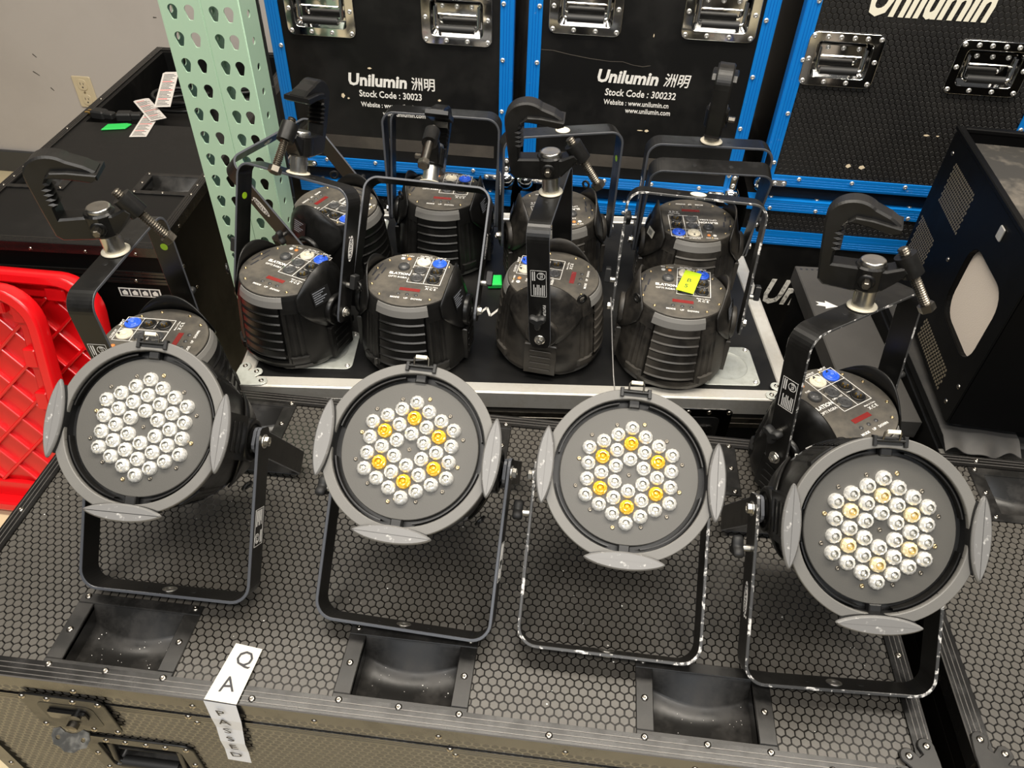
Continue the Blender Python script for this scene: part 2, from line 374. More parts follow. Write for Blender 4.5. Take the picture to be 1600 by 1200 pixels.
def recessed_handle(parent, mx, mname, grip='rubber', w_=.140, h_=.100, rv=RIVW):
    """sprung recessed handle on a standing face (xz), facing -Y"""
    loops = [rrect(w_, h_, .014), rrect(w_ * .74, h_ * .66, .008)]
    o = link('recessed_handle', plate2d('recessed_handle', loops, 0, .0036, mname, .0012), parent, mx @ UPR)
    iw, ih = w_ * .74, h_ * .66
    d = MB(); a = rrect(iw, ih, .008); b = rrect(iw * .90, ih * .86, .006); n = len(a)
    d.add([(x, y, .0030) for x, y in a] + [(x, y, -.022) for x, y in b], [(i, n + i, n + (i + 1) % n, (i + 1) % n) for i in range(n)] + [tuple(range(n, 2 * n))], 0, False)
    B(d, 'handle_dish', mname, o)
    pl_ = MB().slab(rrect(iw * .86, ih * .36, .003), -.021, -.006, .002, 0, T(0, ih * .22, 0)); pl_.box(-iw * .36, iw * .36, ih * .06, ih * .10, -.006, -.003, b=.001)
    B(pl_, 'spring_plate', mname, o)
    for k in (-.28, 0, .28): rivet(o, T(iw * k, ih * .30, -.006), rv)
    bow = MB(); bow.tube([(-iw * .42, ih * .30, -.004), (-iw * .42, -ih * .22, .001), (-iw * .38, -ih * .30, .002), (iw * .38, -ih * .30, .002), (iw * .42, -ih * .22, .001), (iw * .42, ih * .30, -.004)], .0040, 8)
    hb = B(bow, 'handle_bow', mname, o)
    B(MB().cyl((-iw * .34, -ih * .30, .002), (iw * .34, -ih * .30, .002), .0075, seg=12), 'grip', grip, hb)
    for k in (-.44, -.26, -.09, .09, .26, .44):
        rivet(o, T(w_ * k, h_ * .415, .0036), rv)
        if k in (-.44, .44):
            rivet(o, T(w_ * k, 0, .0036), rv)
    for k in (-.44, -.15, .15, .44): rivet(o, T(w_ * k, -h_ * .415, .0036), rv)
    return o

# ------------------------------------------------------------------ front flight case (hexagon laminate lid)
X0, X1, Y0, Y1 = -.725, .447, .347, .842
def hexcase(label, x0, x1, y0, y1, cups, zb, seam=-.046, handles=()):
    c = thing('flight_case', label, 'flight case', T(0, 0, 0), 'flight cases with black hexagon laminate')
    holes = []
    for cx, cy in cups: holes.append((cx - .0575, cx + .0575, cy + .0145, cy + .0875))
    ins = .0018
    B(panel_with_holes(x0 + ins, x1 - ins, y0 + ins, y1 - ins, -.004, 0, holes), 'lid_panel', 'hexgroove', c)
    oh = [(cx - .0775, cx + .0775, cy + .001, cy + .101) for cx, cy in cups]
    cl = B(hex_mesh('laminate_cells', x0 + .014, x1 - .014, y0 + .014, y1 - .014, oh), 'laminate_cells', 'hexcell', c); cl['kind'] = 'stuff'
    for cx, cy in cups: cup(c, cx, cy, cy + .101)
    trim(c, (x0, y0, 0), (x1, y0, 0), (0, 1, 0)); trim(c, (x0, y1, 0), (x1, y1, 0), (0, -1, 0))
    trim(c, (x0, y0 + .022, 0), (x0, y1 - .022, 0), (1, 0, 0)); trim(c, (x1, y0 + .022, 0), (x1, y1 - .022, 0), (-1, 0, 0))
    # lid and body walls (front shown)
    b = MB(); zs = seam
    b.box(x0 + .001, x1 - .001, y0 + .0022, y0 + .008, zs + .002, -.004); b.box(x0 + .0022, x0 + .008, y0 + .008, y1 - .008, zs + .002, -.004)
    b.box(x1 - .008, x1 - .0022, y0 + .008, y1 - .008, zs + .002, -.004); b.box(x0 + .001, x1 - .001, y1 - .008, y1 - .0022, zs + .002, -.004)
    B(b, 'lid_wall', 'hexgroove', c)
    b = MB()
    q_ = panel_with_holes(x0 + .001, x1 - .001, zb, zs - .002, -.008, -.0022, [(hx - .054, hx + .054, hz - .036, hz + .036) for hx, hz in handles]); b.add(q_.v, q_.f, 0, False, T(0, y0, 0) @ UPR)
    b.box(x0 + .0022, x0 + .008, y0 + .008, y1 - .008, zb, zs - .002)
    b.box(x1 - .008, x1 - .0022, y0 + .008, y1 - .008, zb, zs - .002); b.box(x0 + .001, x1 - .001, y1 - .008, y1 - .0022, zb, zs - .002); b.box(x0 + .008, x1 - .008, y0 + .008, y1 - .008, zb, zb + .006)
    B(b, 'body_wall', 'hexgroove', c)
    return c
CUPX = (-.487, -.145, .198)
fc = hexcase('large black hexagon-patterned flight case carrying the four lamps that face the viewer', X0, X1, Y0, Y1, [(cx, .3595) for cx in CUPX] + [(cx, .7255) for cx in CUPX], -.52, handles=[(-.490, -.196)])
rc = hexcase('black hexagon-patterned flight case at the right edge, beside the big front case', .489, 1.45, .362, .852, [(.700, .728)], -.52)
def front_face(c, x0, x1, y0, seam, zb, holes=()):
    """ridged lid rail, tongue rails, laminate cells and rivets on the side towards the viewer"""
    yf = y0 - .0002
    rail = [(0, 0), (-.0016, 0), (-.0016, -.004), (-.0008, -.0045), (-.0016, -.005), (-.0016, -.009), (-.0008, -.0095), (-.0016, -.010), (-.0016, -.014), (0, -.014)]
    for zt, nm in ((seam + .0005, 'tongue_rail'),):
        B(MB().sweep(rail, (x0, y0 + .0022, zt), (x1, y0 + .0022, zt), (0, 1, 0), (0, 0, 1)), nm, 'trim', c)
        B(MB().sweep([(a, -b) for a, b in rail][::-1], (x0, y0 + .0022, zt + .0012), (x1, y0 + .0022, zt + .0012), (0, 1, 0), (0, 0, 1)), nm, 'trim', c) if False else None
    mx = T(0, y0 + .0022, 0) @ UPR
    m1 = B(hex_mesh('laminate_cells', x0 + .004, x1 - .004, seam + .003, -.021, h=.00015, gap=.0024), 'laminate_cells', 'hexcell', c, mx); m1['kind'] = 'stuff'
    m2 = B(hex_mesh('laminate_cells', x0 + .024, x1 - .024, zb, seam - .014, holes, p=HP, h=.00015, gap=.0024), 'laminate_cells', 'hexcell', c, mx); m2['kind'] = 'stuff'
    x = x0 + .06
    while x < x1 - .02:
        rivet(c, T(x, y0 + .0002, -.017) @ RX(PI / 2)); x += .142
    x = x0 + .02
    while x < x1 - .02:
        rivet(c, T(x, y0 + .0006, seam - .0035) @ RX(PI / 2)); rivet(c, T(x + .006, y0 + .0018, seam - .020) @ RX(PI / 2)); x += .31
front_face(fc, X0, X1, Y0, -.046, -.40, [(-.560, -.420, -.248, -.144), (-.595, -.495, -.116, -.060)])
front_face(rc, .489, 1.45, .362, -.046, -.40)
for cx, cy in ((-.31, .355), (.025, .355), (.33, .355), (-.655, .355)): rivet(fc, T(cx, cy, .0036))
for cy in (.57, .70): rivet(fc, T(X0 + .011, cy, .0036))
for cy in (.50, .66): rivet(fc, T(X1 - .011, cy, .0036))
for cx in (-.30, .05, .36): rivet(fc, T(cx, Y1 - .011, .0036))
for cy in (.55, .70): rivet(rc, T(.489 + .011, cy, .0036))
for cx in (.56, .64): rivet(rc, T(cx, .842, .0036))
corner_bracket(fc, T(X1 + .001, Y0 - .001, .0034) @ RZ(PI / 2)); corner_bracket(fc, T(X0 - .001, Y0 - .001, .0034))
corner_bracket(rc, T(.488, .361, .0034))
# vertical corner trims
for c, xx, sx, yy in ((fc, X0, 1, Y0), (fc, X1, -1, Y0), (rc, .489, 1, .362)):
    b = MB().box(xx - .0015 if sx > 0 else xx - .024, xx + .024 if sx > 0 else xx + .0015, yy - .0012, yy + .0022, -.42, -.062)
    b.box(xx - .0015 if sx > 0 else xx, xx if sx > 0 else xx + .0015, yy, yy + .024, -.42, -.022)
    t = B(b, 'corner_trim', 'trim', c)
    for z in (-.20, -.28, -.36): rivet(t, T(xx + sx * .012, yy - .0012, z) @ RX(PI / 2))
butterfly_latch(fc, T(-.545, Y0 - .0012, -.074), w_=.105, h_=.088)
recessed_handle(fc, T(-.490, Y0 + .0020, -.196), 'cup', w_=.150, h_=.112, rv=RIV)

# ------------------------------------------------------------------ stage lamp: shared meshes
ZP = .090          # pivot height above the bezel plane
ZL = .139          # rear panel
def ring_outline():
    out = []
    for i in range(144):
        a = 2 * PI * i / 144; x, y = .0942 * math.cos(a), .0942 * math.sin(a)
        x = max(-.0872, min(.0872, x)); y = max(-.0872, min(.0935, y))
        if y > .080 and abs(x) < .0150: y = .0860
        out.append((x, y))
    return out
FM = {}
FM['ring'] = plate2d('bezel_ring', [ring_outline(), circ(.0828, 72)], 0, .007, 'ring', .0010)
mb = MB().lathe([(.0829, .003), (.0829, .0175)], 60); mb.lathe([(.0829, .0175), (.066, .0175)], 60, smooth=False)
mb.f = [tuple(reversed(f)) for f in mb.f]
FM['well'] = mb.mesh('inner_well', ['well'])
FM['rail'] = MB().lathe([(.0805, .0045), (.0820, .0045), (.0820, .0135), (.0805, .0135), (.0805, .0045)], 18, 0, None, False, R(12), R(78)).mesh('frame_rail', ['paint'])
FM['plate'] = MB().slab(circ(.0752, 72), .0095, .0150, .0008).mesh('lens_plate', ['plate'])
mb = MB().slab([(.0205 * math.cos(R(a)) * 0 + x, y) for a, (x, y) in enumerate([])] or [(-.006, .0744), (.006, .0744), (.006, .0850), (-.006, .0850)], .006, .0155, .001)
FM['stop'] = mb.mesh('retaining_tab', ['well'])
def lensshape(L, W, n=40):
    out = []
    for i in range(n):
        a = 2 * PI * (i + .5) / n; c, s_ = math.cos(a), math.sin(a)
        x = L / 2 * math.copysign(abs(c) ** .92, c); out.append((x, W / 2 * (.45 * s_ + .55 * math.copysign(1 - (2 * x / L) ** 2, s_))))
    return out
mb = MB().slab(lensshape(.0850, .0190), -.0075, -.0015, .0016, 0, None, True)
mb.slab(lensshape(.074, .011), -.002, .0080, 0, 1, T(0, -.004, 0))
FM['pad'] = mb.mesh('frame_clip', ['pad', 'well'])
FS = 1.0236
def lensmesh(mname):
    mb = MB().lathe([(.0083, -.001), (.0083, .0022), (.0079, .0036)], 16, 0, None, True)
    mb.lathe([(.0079, .0036), (.0066, .0054), (.0050, .0066), (.0040, .0069)], 11, 0, None, False)
    mb.lathe([(.0040, .0069), (.0036, .0052), (.0026, .0047)], 14, 1, None, False)
    mb.lathe([(.0026, .0047), (.0020, .0056), (.0010, .0061), (.0001, .0062)], 9, 2, None, False)
    return mb.mesh('lens', [mname, 'lens_groove' if mname == 'lens' else mname + '_g', mname])
M['lens_groove'] = mat('lens_groove', (.30, .29, .25), .2, metal=.6); M['lens_amber_g'] = mat('amber_groove', (.55, .27, .01), .2, metal=.4); M['lens_pale_g'] = mat('pale_groove', (.50, .36, .12), .2, metal=.4)
FM['lens'], FM['lens_amber'], FM['lens_pale'] = lensmesh('lens'), lensmesh('lens_amber'), lensmesh('lens_pale')
FM['die'] = MB().lathe([(.0021, 0), (.0021, .0008), (.0003, .0013)], 8, 0, None, False).mesh('led_chip', ['gold'])
FM['screw'] = MB().lathe([(.0024, 0), (.0022, .0010), (.0011, .0013), (.0009, .0006), (.0002, .0006)], 10).mesh('screw', ['bolt'])
FM['screw_b'] = MB().lathe([(.0025, 0), (.0022, .0010), (.0011, .0013), (.0009, .0006), (.0002, .0006)], 10).mesh('screw', ['brass'])
# spring latch at the top of the bezel
mb = MB().box(-.0145, .0145, .0850, .0940, .0005, .0060, b=.0008); mb.box(-.017, -.013, .0845, .0950, -.003, .004, b=.0006); mb.box(.013, .017, .0845, .0950, -.003, .004, b=.0006); mb.cyl((-.014, .0905, -.002), (.014, .0905, -.002), .0014, seg=8)
FM['latch'] = mb.mesh('spring_latch', ['well'])
mb = MB().tube([(-.008, .0905, -.002), (-.008, .0985, -.0065), (-.006, .1005, -.0075), (.006, .1005, -.0075), (.008, .0985, -.0065), (.008, .0905, -.002)], .0011, 6)
mb.box(-.0062, .0062, .0975, .1015, -.0095, -.0060, 1, b=.0008)
FM['latchtab'] = mb.mesh('latch_tab', ['bolt', 'cream_print'])
for k in ('ring', 'well', 'plate', 'stop', 'latch', 'latchtab', 'pad'): FM[k].transform(Matrix.Diagonal((FS, FS, 1, 1)))
# barrel
PR = [(.006, .0905), (.012, .0920), (.022, .0922), (.030, .0918), (.045, .0905), (.060, .0890), (.075, .0872), (.090, .0858), (.105, .0838), (.115, .0815), (.122, .0795), (.130, .0772), (.1365, .0748)]
def prof_r(z):
    for (z0, r0), (z1, r1) in zip(PR, PR[1:]):
        if z0 <= z <= z1: return r0 + (r1 - r0) * (z - z0) / (z1 - z0)
    return PR[0][1] if z < PR[0][0] else PR[-1][1]
def barrel():
    mb = MB(); N = 180
    zs = [.006, .0121, .0160, .0165, .022, .0280, .0284, .045, .060, .075, .090, .1080, .1084, .115, .1180, .1184, .130, .1365]
    vs = []; fs = []
    for z in zs:
        for i in range(N):
            a = 2 * PI * i / N; d = abs(((math.degrees(a) - 90) % 180 + 90) % 180 - 90)   # angle from +-Y axis
            r = prof_r(z)
            if d <= 26 and .0163 < z < .1182: r -= .0065
            elif 30 <= d <= 50 and .0282 < z < .1082: r -= .0014 * (math.sin((d - 30) / 20 * 3 * 2 * PI) > 0) 
            elif 32 <= d <= 48 and .0163 <= z <= .0282: r += .0035
            zc = z
            if 33 <= d <= 50 and z < .0125: zc = .0125 + (z - .006) * .05
            vs.append((r * math.cos(a), r * math.sin(a), zc))
    for k in range(len(zs) - 1):
        for i in range(N):
            j = (i + 1) % N; fs.append((k * N + i, k * N + j, (k + 1) * N + j, (k + 1) * N + i))
    mb.add(vs, fs, 0, False)
    mb.add([vs[(len(zs) - 1) * N + i] for i in range(N)], [tuple(range(N))])
    return mb
FM['barrel'] = barrel().mesh('barrel', ['paint'])
FM['fins'] = []
for k in range(6):
    z = .0265 + k * .0158; r = prof_r(z) + .0004
    FM['fins'].append(MB().lathe([(r - .0062, z), (r + .0004, z - .0004), (r + .0008, z + .0006), (r - .0012, z + .0026), (r - .0022, z + .0128), (r - .0062, z + .0132)], 16, 0, None, False, R(-25.5), R(25.5)).mesh('fin', ['paint']))
FM['band'] = MB().lathe([(prof_r(.1185) - .0005, .1185), (prof_r(.120) + .0016, .1195), (prof_r(.130) + .0018, .130), (prof_r(.1365) + .0012, .1358), (prof_r(.1365) - .002, .1368)], 20, 0, None, False, R(-31), R(31)).mesh('grey_band', ['silver'])
def wing():
    mb = MB(); N = 30; zs = [.050, .085, .110, .135, .150, .165]; vs = []; fs = []
    rr = {.050: .0905, .085: .0905, .110: .0890, .135: .0850, .150: .0826, .165: .0800}
    for inner in (0, 1):
        for k, z in enumerate(zs):
            for i in range(N + 1):
                a = -44 + 88 * i / N
                top = .168 - .036 * abs(a / 44) ** 2.2; bot = .062 + .050 * abs(a / 44) ** 1.6
                zz = bot + (top - bot) * k / (len(zs) - 1)
                r = prof_r(min(zz, .1365)) + .0042 - inner * .0026 - max(0, zz - .1365) * .28
                vs.append((r * math.cos(R(a)), r * math.sin(R(a)), zz))
    n1 = N + 1; K = len(zs); off = n1 * K
    for k in range(K - 1):
        for i in range(N):
            q = (k * n1 + i, k * n1 + i + 1, (k + 1) * n1 + i + 1, (k + 1) * n1 + i)
            fs.append(q); fs.append(tuple(off + v for v in reversed(q)))
    for i in range(N):
        fs.append((i, off + i, off + i + 1, i + 1)); t_ = (K - 1) * n1; fs.append((t_ + i, t_ + i + 1, off + t_ + i + 1, off + t_ + i))
    for k in range(K - 1):
        fs.append((k * n1, (k + 1) * n1, off + (k + 1) * n1, off + k * n1)); e = N; fs.append((k * n1 + e, off + k * n1 + e, off + (k + 1) * n1 + e, (k + 1) * n1 + e))
    mb.add(vs, fs, 0, True)
    return mb
FM['wing'] = wing().mesh('side_cover', ['paint'])
FM['eyelet'] = plate2d('safety_eyelet', [circ(.0085, 20), circ(.0048, 16)], -.0016, .0016, 'paint', .0006)
mb = MB(); mb.lathe([(.0265, 0), (.0265, .0060), (.0245, .0078), (.0205, .0078), (.0200, .0062), (.0120, .0062), (.0115, .0085), (.004, .0088)], 36, 0, T(.0865, 0, ZP) @ RY(PI / 2), True)
FM['disc'] = mb.mesh('pivot_disc', ['paint'])
mb = MB().box(.0855, .0935, -.026, .026, .006, .068, b=.0015)
for k in range(4): mb.slab(rrect(.0045, .036, .0022, 3), 0, .0014, .0004, 0, T(.0935, 0, .016 + k * .0125) @ RY(PI / 2))
FM['sideplate'] = mb.mesh('ribbed_side_plate', ['paint'])
mb = MB().lathe([(.0085, 0), (.0085, .0015), (.0058, .0016)], 18, 0, RY(PI / 2)); mb.lathe([(.0062, .0015), (.0062, .0060), (.0050, .0068), (.0030, .0068), (.0028, .0040), (.0002, .0040)], 6, 0, RY(PI / 2), False)
FM['pbolt'] = mb.mesh('pivot_bolt', ['steel'])
mb = MB().cyl((0, 0, 0), (.012, 0, 0), .0042, seg=10, mi=1)
pts = []
for i in range(24):
    a = 2 * PI * i / 24; r = .0105 + .0040 * math.cos(3 * a); pts.append((r * math.cos(a), r * math.sin(a)))
mb.slab(pts, .008, .020, .0022, 0, RY(PI / 2), True)
FM['knob'] = mb.mesh('locking_knob', ['rubber', 'steel'])
mb = MB().cyl((0, 0, 0), (.010, 0, 0), .0048, seg=10, mi=1); mb.box(.008, .017, -.0065, .0065, -.004, .020, b=.0016)
FM['tknob'] = mb.mesh('locking_lever', ['rubber', 'steel'])
def yoke(hw, L, rc, wid, edge):
    th = .0038; path = []
    path.append((hw, -.017, 1, 0, .55)); path.append((hw, -.0145, 1, 0, .80)); path.append((hw, -.008, 1, 0, .95)); path.append((hw, .000, 1, 0, 1.0)); path.append((hw, .05, 1, 0, 1.0)); path.append((hw, .10, 1, 0, 1.0))
    for i in range(9):
        a = R(90 * i / 8); path.append((hw - rc + rc * math.cos(a), L - rc + rc * math.sin(a), math.cos(a), math.sin(a), 1.0))
    half = path[:]
    for p in reversed(half): path.append((-p[0], p[1], -p[2], p[3], p[4]))
    vs = []; c = .0006; n = len(path)
    for x, s, nx, ns, kf in path:
        h = wid / 2 * kf
        for u, t_ in ((0, -h + c), (0, h - c), (-c, h), (-th + c, h), (-th, h - c), (-th, -h + c), (-th + c, -h), (-c, -h)):
            vs.append((x + nx * u, t_, s + ns * u))
    mb = MB(); mi = [0, 1, 1, 1, 0, 1, 1, 1]
    for k in range(n - 1):
        for j in range(8):
            l = (j + 1) % 8
            mb.add([vs[k * 8 + j], vs[k * 8 + l], vs[(k + 1) * 8 + l], vs[(k + 1) * 8 + j]], [(3, 2, 1, 0)], mi[j])
    mb.add(vs[:8], [tuple(range(8))], 1); mb.add(vs[-8:], [tuple(reversed(range(8)))], 1)
    for hx_ in (-.030, .030):
        mb.cyl((hx_, 0, L - th - .0003), (hx_, 0, L + .0003), .0036, seg=12, mi=2)
    bm = bmesh.new(); me = mb.mesh('yoke', ['paint', edge, 'well']); bm.from_mesh(me); bmesh.ops.remove_doubles(bm, verts=bm.verts, dist=1e-6); bmesh.ops.recalc_face_normals(bm, faces=bm.faces); bm.to_mesh(me); bm.free()
    return me
LY, LI = .198, .186
HWO, HWI = .1065, .1020
FM['yoke'] = yoke(HWO, LY, .024, .034, 'edge'); FM['yoke_chip'] = yoke(HWO, LY, .024, .034, 'edge_chip')
FM['yoke_in'] = yoke(HWI, LI, .022, .032, 'edge')
mb = MB().lathe([(.0042, 0), (.0125, 0), (.0125, .0008), (.0105, .0012), (.0098, .0004), (.0078, .0004), (.0072, .0014), (.0040, .0014), (.0036, .0002), (.0002, .0002)], 24)
FM['washer'] = mb.mesh('bolt_washer', ['white_plastic'])
FM['washer_in'] = MB().lathe([(.0002, 0), (.0088, 0), (.0088, .0007), (.0076, .0010), (.0070, .0003), (.0062, .0003), (.0060, .0012), (.0030, .0012), (.0028, .0002), (.0002, .0002)], 22).mesh('bolt_washer', ['steel'])
# printed marks on the yoke arms
def label_print():
    mb = MB(); w_, h_ = .024, .046
    for x0, x1, y0, y1 in ((-w_ / 2, w_ / 2, h_ / 2 - .0006, h_ / 2), (-w_ / 2, w_ / 2, -h_ / 2, -h_ / 2 + .0006), (-w_ / 2, -w_ / 2 + .0006, -h_ / 2, h_ / 2), (w_ / 2 - .0006, w_ / 2, -h_ / 2, h_ / 2)): mb.box(x0, x1, y0, y1, 0, .0002)
    mb.lathe([(.0062, 0), (.0062, .0002), (.0054, .0002), (.0054, 0)], 20, 0, T(.004, .0135, 0), False)
    for k in range(7):
        x = .0085 - k * .0026; ln = .019 - (.005 if k % 3 == 2 else 0); mb.box(x - .0006, x + .0006, -.021, -.021 + ln, 0, .0002)
    for k in range(2): mb.box(-.0095 + k * .003, -.0080 + k * .003, .005, .0205, 0, .0002)
    add_mesh(mb, text_mesh('ETL', .0062, 'white_print', bold=.01, ext=.0001), 0, T(.004, .0135, 0) @ RZ(-PI / 2))
    return mb.mesh('rating_label', ['white_print'])
FM['label'] = label_print()
mb = MB()
mb.slab([(.0062 * math.cos(2 * PI * i / 28), .021 * math.sin(2 * PI * i / 28)) for i in range(28)], 0, .0002)
add_mesh(mb, text_mesh('ELATION', .0100, 'ink', bold=.012, ext=.0002, sx=.86), 1, T(0, 0, .00018) @ RZ(PI / 2))
mb.lathe([(.0014, 0), (.0014, .0002), (.0002, .0002)], 10, 0, T(-.0062, .019, 0), False)
FM['logo'] = mb.mesh('logo_print', ['white_print', 'ink'])
FM['fixture2'] = text_mesh('FIXTURE: 2', .0062, 'white_print', ext=.0001)
# rear panel
FM['panel'] = MB().slab(circ(.0738, 64), .1355, ZL, .0008).mesh('rear_panel', ['panel'])
def panel_print():
    mb = MB(); fr_ = MB(); lw = .0009
    def ln(x0, y0, x1, y1): fr_.box(min(x0, x1) - lw / 2, max(x0, x1) + lw / 2, min(y0, y1) - lw / 2, max(y0, y1) + lw / 2, 0, .00025)
    ln(-.0070, -.0120, .0465, -.0120); ln(-.0070, .0605, .0465, .0605); ln(-.0070, -.0120, -.0070, .0605); ln(.0465, -.0120, .0465, .0605); ln(.0198, -.0120, .0198, .0605); ln(-.0070, .0352, .0465, .0352)
    FM['caps'] = []
    def tx(s, x, y, size, bold=.0): FM['caps'].append((text_mesh(s, size, 'white_print', bold=bold, ext=.0001), x, y))
    tx('OUTPUT', .0065, .0642, .0052, .015); tx('INPUT', .033, .0642, .0052, .015); tx('DMX OUT', .0065, .0118, .0042, .015); tx('DMX IN', .033, .0118, .0042, .015)
    tx('ELATION', -.0240, .0085, .0085, .035); tx('OPTI RGBA', -.0250, -.0010, .0062, .012); tx('MODE', -.0150, -.0545, .0052, .02); tx('UP', .0024, -.0545, .0052, .02); tx('DOWN', .0195, -.0545, .0052, .02)
    tx('Made in China', .0350, -.0185, .0036, .01); tx('X C E', .0350, -.0245, .0068, .02); tx('ROHS 240V', -.0240, .0610, .0042, .015); tx('FUSE', -.0215, .0400, .0042, .015)
    mb.lathe([(.0034, 0), (.0034, .0004), (.0002, .0004)], 14, 0, T(-.0300, .0525, 0), False)
    FM['pframe'] = fr_.mesh('frame_print', ['white_print'])
    return mb.mesh('white_indicator', ['white_print'])
FM['pprint'] = panel_print()
def power(mname):
    mb = MB().lathe([(.0118, 0), (.0118, .0016), (.0105, .0026), (.0088, .0026), (.0086, .0008), (.0066, .0008), (.0064, .0030), (.0040, .0030), (.0038, .0014), (.0002, .0014)], 26); mb.box(-.0014, .0014, .0060, .0100, .0006, .0030, 1)
    return mb.mesh('power_socket', [mname, 'ink'])
FM['pblue'], FM['pwhite'] = power('blue_plastic'), power('white_plastic')
mb = MB().lathe([(.0105, 0), (.0105, .0014), (.0094, .0022), (.0084, .0022), (.0082, .0004), (.0002, .0003)], 22); mb.box(-.0092, .0092, .0084, .0112, 0, .0012, 0)
for a in (90, 210, 330): mb.cyl((.0036 * math.cos(R(a)), .0036 * math.sin(R(a)), .0002), (.0036 * math.cos(R(a)), .0036 * math.sin(R(a)), .0030), .0011, seg=7, mi=1)
FM['xlrm'] = mb.mesh('signal_socket', ['well', 'gold'])
mb = MB().lathe([(.0105, 0), (.0105, .0016), (.0092, .0026), (.0080, .0026), (.0078, .0014), (.0066, .0016), (.0002, .0016)], 22); mb.box(-.0130, -.0088, -.0025, .0025, 0, .0024, 1)
for a in (30, 150, 270): mb.cyl((.0036 * math.cos(R(a)), .0036 * math.sin(R(a)), .0016), (.0036 * math.cos(R(a)), .0036 * math.sin(R(a)), .0018), .0012, seg=7, mi=2)
FM['xlrf'] = mb.mesh('signal_socket', ['grey_plastic', 'steel', 'ink'])
FM['fuse'] = MB().lathe([(.0098, 0), (.0098, .0016), (.0088, .0044), (.0080, .0048), (.0060, .0048), (.0056, .0056), (.0002, .0056)], 20).mesh('fuse_holder', ['grey_plastic'])
FM['disp'] = MB().box(-.0165, .0165, -.0038, .0038, 0, .0004).mesh('display', ['red_display'])
FM['button'] = MB().lathe([(.0030, 0), (.0030, .0006), (.0021, .0006), (.0020, .0014), (.0002, .0014)], 12).mesh('button', ['grey_plastic'])
FM['led'] = MB().lathe([(.0034, 0), (.0034, .0005), (.0020, .0016), (.0002, .0018)], 12).mesh('indicator', ['orange'])
FM['slot'] = MB().slab(rrect(.0026, .0180, .0011, 3), 0, .0003).mesh('vent_slot', ['ink'])
FM['warn'] = None
mb = MB().box(-.017, .017, -.013, .013, 0, .0002)
for k in range(6): mb.box(-.015 + .0, .010 - (k % 3) * .005, .0085 - k * .0036, .0100 - k * .0036, .0002, .0003, 1)
FM['warnlabel'] = mb.mesh('rating_sticker', ['hose', 'grey_print'])
mb = MB().box(-.011, .011, -.007, .007, 0, .0003)
for k in range(9): mb.box(-.008 + k * .0015, -.008 + k * .0015 + (.0008 if k % 2 else .0004), -.004, .004, .0003, .0004, 1)
FM['barcode'] = mb.mesh('barcode_sticker', ['paper', 'ink'])

